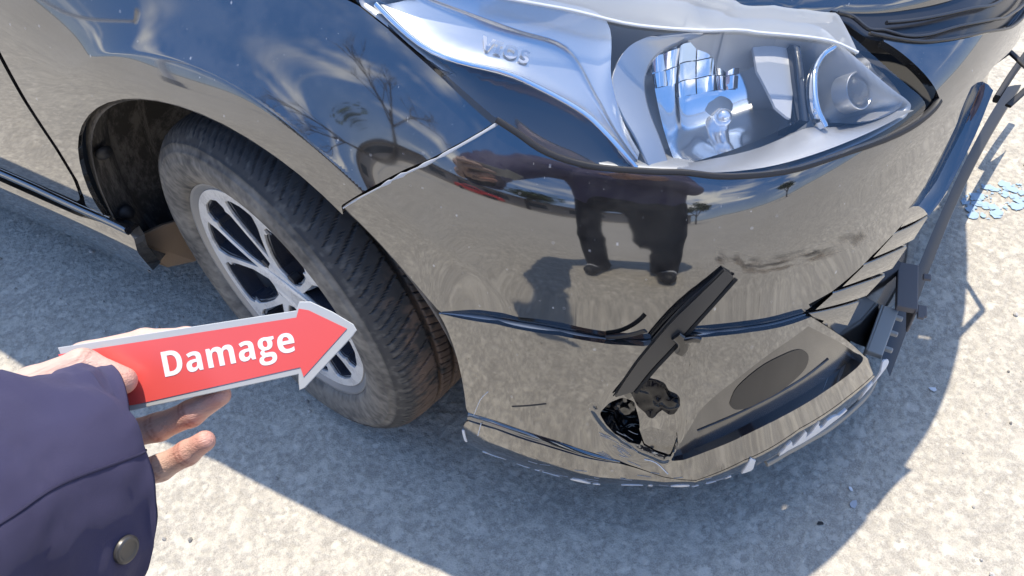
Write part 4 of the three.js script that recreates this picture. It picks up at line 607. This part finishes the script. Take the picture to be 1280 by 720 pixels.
// ------------------------------------------------------------------ the person
{
  const person = group('person'); tag(person, 'person in dark navy jacket holding out the red sign in the left hand', 'person');
  const mm = (p) => hp(...p);
  // hand, in millimetres of the sign frame
  const W0 = [-118, -48, 6], T = (pts, r) => { const o = []; for (let i = 0; i < pts.length - 1; i++) o.push(capsule(mm(pts[i]), mm(pts[i + 1]), r[i] / 1000, r[i + 1] / 1000)); return union(o, .004); };
  const fingers = [T([[-66, 48, -14], [-26, 58, -17], [4, 60, -13], [24, 60, -9]], [9.6, 8.4, 7.6, 6.6]), T([[-58, 26, -17], [-12, 42, -20], [20, 47, -14], [42, 50, -9]], [9.8, 8.6, 7.8, 6.8]), T([[-52, -8, -16], [-18, 0, -20], [6, 10, -15], [27, 23, -10]], [10, 9.2, 8.6, 7.4]), T([[-50, -36, -12], [-14, -26, -14], [6, -15, -9], [20, -6, -3]], [9.4, 8.6, 8.0, 6.9])];
  const thumb = T([[-106, 8, 8], [-80, 33, 16], [-50, 45, 15], [-27, 35, 10]], [15, 11.5, 10.4, 8.8]);
  const palm = union([capsule(mm(W0), mm([-62, 44, -14]), .017, .012), capsule(mm(W0), mm([-56, 20, -16]), .018, .013), capsule(mm(W0), mm([-52, -4, -15]), .018, .013), capsule(mm(W0), mm([-52, -24, -12]), .017, .012), capsule(mm([-104, 12, 8]), mm([-70, 10, -4]), .016, .013)], .012);
  const fore = capsule(mm(W0), mm([-122, -96, 150]), .026, .036);
  const hand = (x, y, z) => { let m = smin(palm(x, y, z), fore(x, y, z), .02); let f = 1e9; for (const q of fingers) f = Math.min(f, q(x, y, z)); m = smin(m, f, .006); return smin(m, thumb(x, y, z), .008); };
  const hc = mm([-40, 2, 30]), handGeo = sdfMesh(hand, hc, [.112, .112, .112], 120);
  const nailM = phy({ color: rgb(.80, .56, .48), roughness: .25, clearcoat: .5, clearcoatRoughness: .2 });
  const nail = (p, d, up, w, l) => { const g = new THREE.SphereGeometry(1, 20, 12); g.scale(w / 1000, .0016, l / 1000); const z = new THREE.Vector3(...unit(sub(mm(add(p, d)), mm(p)))), y = new THREE.Vector3(...unit(sub(mm(add(p, up)), mm(p)))), x = new THREE.Vector3().crossVectors(y, z).normalize(); y.crossVectors(z, x); g.applyMatrix4(new THREE.Matrix4().makeBasis(x, y, z)); g.translate(...mm(p)); return g; };
  const nails = [nail([-31, 39.5, 17.2], [22, -9, -4], [.2, .5, .84], 5.4, 7.2)];
  // body: standing behind the lens, leaning forward
  const fwd = [-.576, 0, -.817], lft = [-.817, 0, .576], B = (r, y, f) => [1.02 - lft[0] * r * 1 + fwd[0] * f, y, .76 - lft[2] * r + fwd[2] * f];
  const hip = B(0, .86, 0), chest = B(0, 1.20, .10), neck = B(0, 1.36, .13), head = B(0, 1.50, .14), shL = B(-.17, 1.29, .15), shR = B(.18, 1.29, .10), elL = [.545, .96, .70], elR = B(.26, 1.03, .16), wrR = B(.12, 1.12, .30);
  const skinBump = tex(512, 512, (u, v) => { const a = pnoise(u, v, 24, 1), b = pnoise(u, v, 70, 2), c = pnoise(u, v, 160, 3), l = Math.abs(pnoise(u, v, 14, 5) - .5) * 2; return .25 * a + .3 * b + .25 * c + .2 * Math.min(1, l * 3); }, false, 26), skin = phy({ vertexColors: true, roughness: .48, sheen: .2, bumpMap: skinBump, bumpScale: .0007 });
  const headF = (x, y, z) => { const p = [x - head[0], y - head[1], z - head[2]], u = p[0] * fwd[0] + p[2] * fwd[2], v = p[0] * lft[0] + p[2] * lft[2]; let d = Math.hypot(u / .095, p[1] / .118, v / .076) * .09 - .09; d = smin(d, Math.hypot((u - .03) / .06, (p[1] + .06) / .07, v / .055) * .06 - .06, .03); d = smin(d, Math.hypot((u - .098) / .018, (p[1] + .012) / .026, v / .014) * .016 - .016, .015); for (const s of [-1, 1]) { d = smin(d, Math.hypot(u / .022, p[1] / .032, (v - s * .078) / .012) * .014 - .014, .01); d = Math.max(d, -(Math.hypot((u - .094) / .016, (p[1] - .018) / .012, (v - s * .032) / .018) * .013 - .013)); } return smin(d, capsule(neck, head, .05, .045)(x, y, z), .03); };
  const handR = union([capsule(wrR, add(wrR, fwd, .07), .024, .026), ...[0, 1, 2, 3].map(k => capsule(add(add(wrR, fwd, .07), [0, 1, 0], .03 - .02 * k), add(add(wrR, fwd, .12 - .005 * Math.abs(k - 1)), [0, 1, 0], .032 - .021 * k), .009, .007)), capsule(add(wrR, fwd, .03), add(add(wrR, lft, .045), fwd, .06), .012, .009)], .01);
  const fore2 = capsule(elR, wrR, .04, .03);
  const tint = (g, fn) => { const P = g.attributes.position, c = new Float32Array(P.count * 3); for (let i = 0; i < P.count; i++) c.set(fn ? fn(P.getX(i), P.getY(i), P.getZ(i)) : [.60, .38, .30], 3 * i); g.setAttribute('color', new THREE.BufferAttribute(c, 3)); return g; };
  { // redder skin at the joints and finger tips, dark lines in the creases of the knuckles
    const tips = [[27, 23, -10], [20, -6, -3], [-27, 35, 10], [6, 10, -15], [6, -15, -9]].map(mm), creases = [[[-18, 0, -20], [6, 10, -15]], [[6, 10, -15], [27, 23, -10]], [[-14, -26, -14], [6, -15, -9]], [[6, -15, -9], [20, -6, -3]], [[-50, 45, 15], [-27, 35, 10]]].map(([p, q]) => [mm(p), unit(sub(mm(q), mm(p)))]);
    tint(handGeo, (x, y, z) => { let k = 0, d0 = 0; for (const q of tips) k = Math.max(k, 1 - smooth(.004, .017, Math.hypot(x - q[0], y - q[1], z - q[2]))); for (const [p, d] of creases) { const v = [x - p[0], y - p[1], z - p[2]], h = v[0] * d[0] + v[1] * d[1] + v[2] * d[2], rr = Math.hypot(v[0] - d[0] * h, v[1] - d[1] * h, v[2] - d[2] * h); if (rr < .013) for (const o of [-.0014, .0018]) d0 = Math.max(d0, Math.exp(-Math.pow((h - o) / .0009, 2))); } const n = fbm(x * 160, y * 160, z * 160, 2) - .5; return [lerp(.63, .60, k) * (1 - .28 * d0) + n * .05, lerp(.42, .30, k) * (1 - .42 * d0) + n * .05, lerp(.335, .235, k) * (1 - .42 * d0) + n * .04]; });
  }
  mesh('fingernail', merge(nails), nailM, person);
    mesh('body', mergeGeometries([handGeo, ...[sdfMesh(headF, head, [.16, .19, .16], 56), sdfMesh((x, y, z) => smin(handR(x, y, z), fore2(x, y, z), .01), add(wrR, fwd, .04), [.13, .13, .13], 44), sdfMesh(union([capsule(hip, chest, .095, .095), capsule(chest, neck, .085, .045), ...[-1, 1].flatMap(s => [capsule(B(s * .10, .84, 0), B(s * .125, .46, .03), .075, .052), capsule(B(s * .125, .46, .03), B(s * .135, .09, 0), .05, .035)]), capsule(shL, elL, .045, .04), capsule(elL, mm([-122, -96, 150]), .04, .036), capsule(shR, elR, .045, .04)], .05), [.86, .70, .74], [.48, .75, .48], 60)].map(g => tint(g))], false), skin, person);
  // jacket: torso, right sleeve and the wide left sleeve with its cuff
  const weave = tex(256, 256, (u, v, i, j) => { const n = pnoise(u, v, 30, 2) * .5 + .5 * ((i + j) % 4 < 2 ? .4 : .6); return n; }, false, 60);
  const cloth = phy({ color: rgb(.070, .063, .145), roughness: .75, sheen: .35, sheenRoughness: .5, sheenColor: rgb(.25, .25, .4), bumpMap: weave, bumpScale: .0006 });
  const torso = sdfMesh((() => { const f = union([capsule(B(-.06, .84, -.01), B(-.07, 1.18, .09), .118, .128), capsule(B(.06, .84, -.01), B(.07, 1.18, .09), .118, .128), capsule(B(0, 1.2, .09), B(0, 1.33, .12), .14, .07), capsule(shL, B(-.2, 1.2, .2), .08, .07), capsule(shR, elR, .08, .068), capsule(elR, B(.14, 1.11, .28), .066, .052), capsule(shL, elL, .08, .075)], .06); return (x, y, z) => f(x, y, z) + (fbm(x * 9, y * 9, z * 9, 2) - .5) * .02; })(), [.86, 1.05, .72], [.46, .46, .46], 84);
  // left sleeve: rings along the forearm; each ring lies in a plane given by its two axes
  const axc = curve([[-41, -27, 12], [-48, -30, 28], [-56, -35, 54], [-77, -51, 98], [-98, -72, 164], [-112, -94, 244], [-124, -111, 332], [-124, -115, 400]], 8), n = 120, rowsS = [], frames = [];
  axc.forEach((p, i) => { const q = axc[Math.min(axc.length - 1, i + 1)], o = axc[Math.max(0, i - 1)], d = unit(sub(q, o)); const tilt = smooth(14, 0, i); const dd = unit(add(d, [-.55, .25, 0], tilt)); const sx = unit(cross([.35, .93, 0], dd)), sy = unit(cross(dd, sx)); frames.push([p, sx, sy]); });
  const ringPt = (i, an) => {
    const [p, sx, sy] = frames[i], u = i / (axc.length - 1), c = Math.cos(an), s = Math.sin(an), e = .96, cc = Math.sign(c) * Math.pow(Math.abs(c), e), ss = Math.sign(s) * Math.pow(Math.abs(s), e);
    const ru = lerp(54, 70, smooth(0, .3, u)), rv = lerp(74, 84, smooth(0, .35, u)), w = u * 400;
    let f = (fbm(c * 1.7 + 3, s * 1.7, u * 8, 3) - .5) * 12 * smooth(0, .10, u);                                   // soft swelling
    const fold = (ph, k, amp) => amp * Math.pow(Math.max(0, Math.sin(w * k + 2.4 * Math.sin(an * 1.0 + ph) + ph)), 4); // slanting folds
    f += (fbm(c * 5 + 9, s * 5, u * 30, 2) - .5) * 3.2 * smooth(.03, .12, u);
    f += (fold(1.2, .055, 6) + fold(3.9, .041, 5) - 3) * smooth(.10, .22, u) - 5 * Math.exp(-Math.pow((w - 24 - 6 * Math.sin(an)) / 5, 2)) * .35;
    if (i === 9 || i === 10) f -= .9;                                                                          // stitched hem
    return add(add(p, sx, (ru + f) * cc), sy, (rv + f) * ss);
  };
  for (let i = 0; i < axc.length; i++) rowsS.push(Array.from({ length: n + 1 }, (_, k) => mm(ringPt(i, k / n * 2 * Math.PI))));
  const inner = i => Array.from({ length: n + 1 }, (_, k) => { const p = ringPt(i, k / n * 2 * Math.PI), c = frames[i][0]; return mm(add(p, sub(c, p), .06)); });
  rowsS.unshift(Array.from({ length: n + 1 }, (_, k) => { const p = ringPt(0, k / n * 2 * Math.PI), c = frames[0][0]; return mm(add(add(p, sub(c, p), .02), [1.5, 0, 0])); }));
  rowsS.unshift(inner(1)); rowsS.unshift(inner(6)); rowsS.unshift(inner(12));
  const jacket = mesh('jacket', merge([torso, sheet(rowsS, 6)]), cloth, person);
  { // snap button near the cuff and the stitched seam
    let best = null; for (let i = 4; i < 30; i++) for (let k = 0; k < 120; k++) { const q = ringPt(i, k / 120 * 6.2832), m = (500 - q[2]) / 500, d = Math.hypot(q[0] - 221 + 253 * m, q[1] - 94 + 168 * m) - q[2] * .12; if (!best || d < best[0]) best = [d, i, k / 120 * 6.2832]; }
    const [, bi, ba] = best, p = ringPt(bi, ba), nn = unit(cross(sub(ringPt(bi, ba + .1), ringPt(bi, ba - .1)), sub(ringPt(bi + 1, ba), ringPt(bi - 1, ba)))), c = frames[bi][0], dir = (nn[0] * (p[0] - c[0]) + nn[1] * (p[1] - c[1]) + nn[2] * (p[2] - c[2])) > 0 ? nn : nn.map(v => -v), w0 = mm(add(p, dir, .4)), w1 = mm(add(p, dir, 1.4)), wd = unit(sub(w1, w0));
    const g = new THREE.LatheGeometry([[0, .0018], [.0045, .0018], [.0052, .0026], [.0066, .0028], [.0078, .0018], [.0080, -.001]].map(v => new THREE.Vector2(...v)), 32); g.applyQuaternion(new THREE.Quaternion().setFromUnitVectors(new THREE.Vector3(0, 1, 0), new THREE.Vector3(...wd))); g.translate(...w0);
    mesh('snap_button', g, std({ color: rgb(.09, .085, .08), roughness: .35, metalness: .5 }), jacket);
    const seam = Array.from({ length: 40 }, (_, k) => mm(ringPt(Math.min(frames.length - 1, 2 + k), ba + .55 + k * .006))); mesh('seam', sweep(seam, seam.map(() => FZ), roundShape(.0016, .0012)), std({ color: rgb(.022, .02, .05), roughness: .9 }), jacket);
  }
  const trousers = union([capsule(hip, B(0, .9, 0), .14, .13), ...[-1, 1].flatMap(s => [capsule(B(s * .10, .84, 0), B(s * .125, .46, .03), .088, .072), capsule(B(s * .125, .46, .03), B(s * .135, .06, 0), .072, .068)])], .03);
  mesh('trousers', sdfMesh((x, y, z) => trousers(x, y, z) + (fbm(x * 14, y * 9, z * 14, 2) - .5) * .018, [1.02, .50, .76], [.5, .56, .5], 72), std({ color: rgb(.012, .012, .016), roughness: .85 }), person);
  for (const s of [-1, 1]) { const f0 = B(s * .125, .055, -.06), f1 = B(s * .15, .045, .15), sf = union([capsule(f0, f1, .05, .043), capsule(f0, add(f0, [0, .05, 0]), .05, .045)], .03); mesh('shoe', sdfMesh((x, y, z) => Math.max(sf(x, y, z), .006 - y), B(s * .14, .07, .05), [.2, .1, .2], 48), std({ color: rgb(.02, .02, .022), roughness: .6 }), person); const st = B(s * .145, .082, .09); const g = new THREE.TorusGeometry(.036, .009, 8, 20, Math.PI); g.rotateY(Math.atan2(fwd[0], fwd[2])); g.translate(st[0], st[1] - .03, st[2]); mesh('shoe_strap', g, rawWhite, person); }
  mesh('hair', sdfMesh((x, y, z) => { const p = [x - head[0], y - head[1], z - head[2]], u = p[0] * fwd[0] + p[2] * fwd[2], v = p[0] * lft[0] + p[2] * lft[2]; const d = Math.hypot((u + .01) / .104, (p[1] - .01) / .126, v / .086) * .1 - .1; return Math.max(d, (u - .05) * .7 - p[1] * .6 + .01); }, head, [.16, .19, .16], 44), std({ color: rgb(.01, .009, .008), roughness: .6 }), person);
}
// ------------------------------------------------------------------ small things on the ground
{
  const m = mesh('torn_trim_loop', (() => { const y = .42, c = [[.868, y, -.925], [.886, y, -.970], [.936, y + .004, -.892], [.905, y, -.800]]; const g = []; for (let i = 0; i < 3; i++) g.push(sweep([c[i], add(c[i], sub(c[i + 1], c[i]), .5), c[i + 1]], [[0, 1, 0], [0, 1, 0], [0, 1, 0]], roundShape(.010, .005))); return merge(g); })(), blackPlastic, grille);
  // old blue paint mark: many small islands of paint
  const r = rng(12), g = []; for (let k = 0; k < 150; k++) { const u = r() - .5, v = (r() - .5) * (1 - Math.abs(u)), x = .985 + u * .10 + v * .05, z = -1.13 - u * .10 + v * .12, R = .0015 + Math.pow(r(), 3) * .011, n = 9, s = new THREE.Shape(); for (let i = 0; i < n; i++) { const an = i / n * 6.283, q = R * (.55 + r() * .75); i ? s.lineTo(q * Math.cos(an), q * Math.sin(an)) : s.moveTo(q, 0); } const b = new THREE.ShapeGeometry(s); b.rotateX(-Math.PI / 2); b.translate(x, .002 + k * .000008, z); g.push(b); }
  const bm = mesh('paint_mark', merge(g), std({ color: rgb(.34, .46, .57), roughness: .95 })); bm.userData.kind = 'structure'; tag(bm, 'worn blue spray paint mark on the pale concrete beside the front lip');
  // loose grit
  { const q = rng(91), st = new THREE.DodecahedronGeometry(1, 0), im = new THREE.InstancedMesh(st, std({ color: 0xffffff, roughness: .95 }), 700), M = new THREE.Matrix4(), e = new THREE.Euler(), qq = new THREE.Quaternion(); for (let k = 0; k < 700; k++) { const x = -1.0 + q() * 2.4, z = -1.6 + q() * 2.2, R = .0012 + Math.pow(q(), 4) * .0045; e.set(q() * 6, q() * 6, q() * 6); qq.setFromEuler(e); M.compose(new THREE.Vector3(x, R * .35, z), qq, new THREE.Vector3(R, R * .7, R * .85)); im.setMatrixAt(k, M); const l = .2 + q() * .4; im.setColorAt(k, rgb(l, l * .95, l * .87)); } im.name = 'grit'; im.castShadow = im.receiveShadow = true; im.userData.kind = 'stuff'; tag(im, 'loose pale grit scattered over the concrete around the car'); scene.add(im); }
  // chips lying in the shade
  const spots = [[.96, -.558, .006, 'white paint flake on the concrete right of the scraped bumper edge'], [.895, -.275, .007, 'grey paint flake lying near the edge of the car shadow below the bumper'], [.885, -.30, .004, 'tiny pale flake beside the grey paint flake in the car shadow'], [.86, -.22, .005, 'small dark chip at the shadow edge lowest below the bumper']];
  spots.forEach(([x, z, R, label], k) => { const q = rng(40 + k), sh = new THREE.Shape(); for (let i = 0; i < 6; i++) { const an = i / 6 * 6.283, w = R * (.6 + q() * .8); i ? sh.lineTo(w * Math.cos(an), w * Math.sin(an) * .7) : sh.moveTo(w, 0); } const b = new THREE.ExtrudeGeometry(sh, { depth: .0015, bevelEnabled: false }); b.rotateX(-Math.PI / 2 + .12); b.rotateY(k * 1.3); b.translate(x, .002, z); tag(mesh('paint_flake', b, k === 3 ? blackPlastic : k === 1 ? std({ color: rgb(.4, .42, .45), roughness: .6 }) : rawWhite), label, 'paint flake'); });
}

// ------------------------------------------------------------------ what the paint mirrors: the yard behind the photographer
{
  const bark = std({ color: rgb(.10, .085, .07), roughness: .95 });
  const limb = (a, b, ra, rb) => { const d = new THREE.Vector3(...sub(b, a)), L = d.length(), g = new THREE.CylinderGeometry(rb, ra, L, 7, 1); g.translate(0, L / 2, 0); g.applyQuaternion(new THREE.Quaternion().setFromUnitVectors(new THREE.Vector3(0, 1, 0), d.normalize())); g.translate(...a); return g; };
  function branches(r, p, d, L, R, depth, out, tips) { const q = add(p, d, L); out.push(limb(p, q, R, R * .62)); if (depth === 0) { tips.push(q); return; } const n = depth > 2 ? 4 : 3; for (let i = 0; i < n; i++) { const nd = unit([d[0] + (r() - .5) * 1.5, d[1] + (r() - .35) * .9, d[2] + (r() - .5) * 1.5]); branches(r, add(p, d, L * (.55 + r() * .45)), nd, L * (.55 + r() * .25), R * .58, depth - 1, out, tips); } }
  { const t = group('bare_tree'); tag(t, 'bare tree with thin branches, mirrored in the front fender', 'tree'); const out = [], tips = []; branches(rng(8), [-2.6, 0, 8.6], unit([.05, 1, 0]), 2.9, .06, 4, out, tips); mesh('trunk', merge(out.slice(0, 1)), bark, t); mesh('branches', merge(out.slice(1)), bark, t); }
  const leafM = std({ color: rgb(.06, .085, .03), roughness: .8 });
  const tree = (x, z, h, seed, label) => { const t = group('tree'); tag(t, label, 'tree'); const r = rng(seed), out = [], tips = []; branches(r, [x, 0, z], [0, 1, 0], h * .38, h * .03, 3, out, tips); mesh('trunk', merge(out), bark, t); const g = []; for (const p of tips) for (let k = 0; k < 34; k++) { const q = [p[0] + (r() + r() - 1) * h * .16, p[1] + (r() + r() - 1) * h * .13, p[2] + (r() + r() - 1) * h * .16], s = h * .022 * (.6 + r()); const b = new THREE.PlaneGeometry(s * 2, s); b.rotateX(r() * 6); b.rotateY(r() * 6); b.translate(...q); g.push(b); } mesh('crown', merge(g), leafM, t); };
  tree(-9, 17, 5.5, 21, 'low leafy tree mirrored at the left end of the fender'); tree(4, 21, 6.5, 22, 'leafy tree behind the red car, mirrored in the bumper'); tree(13, 15, 6, 23, 'leafy tree mirrored near the front corner of the bumper'); tree(21, 5, 6, 24, 'leafy tree mirrored in the bumper below the lamp tip');
  { const t = group('building'); tag(t, 'long low grey building across the yard, mirrored in the car', 'building'); const wall = (w, h, d, x, y, z) => { const g = new THREE.BoxGeometry(w, h, d); g.translate(x, y, z); return g; }; mesh('wall', wall(34, 2.6, 5, 2, 1.3, 27), std({ color: rgb(.30, .28, .26), roughness: .9 }), t); mesh('roof', wall(35, .3, 6, 2, 2.75, 27), std({ color: rgb(.10, .10, .11), roughness: .7 }), t); for (let k = 0; k < 9; k++) mesh('window', wall(1.6, 1.1, .1, -12 + k * 3.5, 1.6, 24.48), std({ color: rgb(.03, .035, .04), roughness: .1 }), t); }
  { const c = group('red_car'); tag(c, 'plain red car across the yard, mirrored as a red streak', 'car'); const P2 = [[-2.1, .35], [-2.1, .75], [-1.7, .92], [-1.2, .95], [-.6, 1.38], [.7, 1.42], [1.45, 1.0], [2.0, .92], [2.15, .6], [2.1, .32]], sh = new THREE.Shape(); P2.forEach((p, i) => i ? sh.lineTo(...p) : sh.moveTo(...p)); const g = new THREE.ExtrudeGeometry(sh, { depth: 1.5, bevelEnabled: true, bevelSize: .1, bevelThickness: .1, bevelSegments: 3 }); g.translate(0, 0, -.75); mesh('body', g, phy({ color: rgb(.55, .03, .03), roughness: .25, clearcoat: 1 }), c); const w = new THREE.Shape(); [[-1.1, .98], [-.58, 1.3], [.65, 1.33], [1.25, 1.0]].forEach((p, i) => i ? w.lineTo(...p) : w.moveTo(...p)); const wg = new THREE.ExtrudeGeometry(w, { depth: 1.73, bevelEnabled: false }); wg.translate(0, 0, -.865); mesh('window', wg, lampBlack, c); for (const x of [-1.35, 1.35]) for (const z of [-.78, .78]) { const q = new THREE.CylinderGeometry(.31, .31, .2, 24); q.rotateX(Math.PI / 2); q.translate(x, .31, z); mesh('wheel', q, blackPlastic, c); } c.position.set(-.3, 0, 21); }
  { const t = group('lamp_post'); tag(t, 'white painted post mirrored as a pale streak in the fender', 'post'); mesh('pole', limb([-5.6, .3, 5.6], [-5.6, 3.4, 5.6], .06, .05), rawWhite, t); mesh('base', limb([-5.6, 0, 5.6], [-5.6, .3, 5.6], .13, .10), std({ color: rgb(.3, .3, .3), roughness: .9 }), t); mesh('lamp_head', (() => { const g = new RoundedBoxGeometry(.5, .1, .18, 2, .03); g.translate(-5.4, 3.42, 5.6); return g; })(), rawWhite, t); }
}

renderer.render(scene, camera);
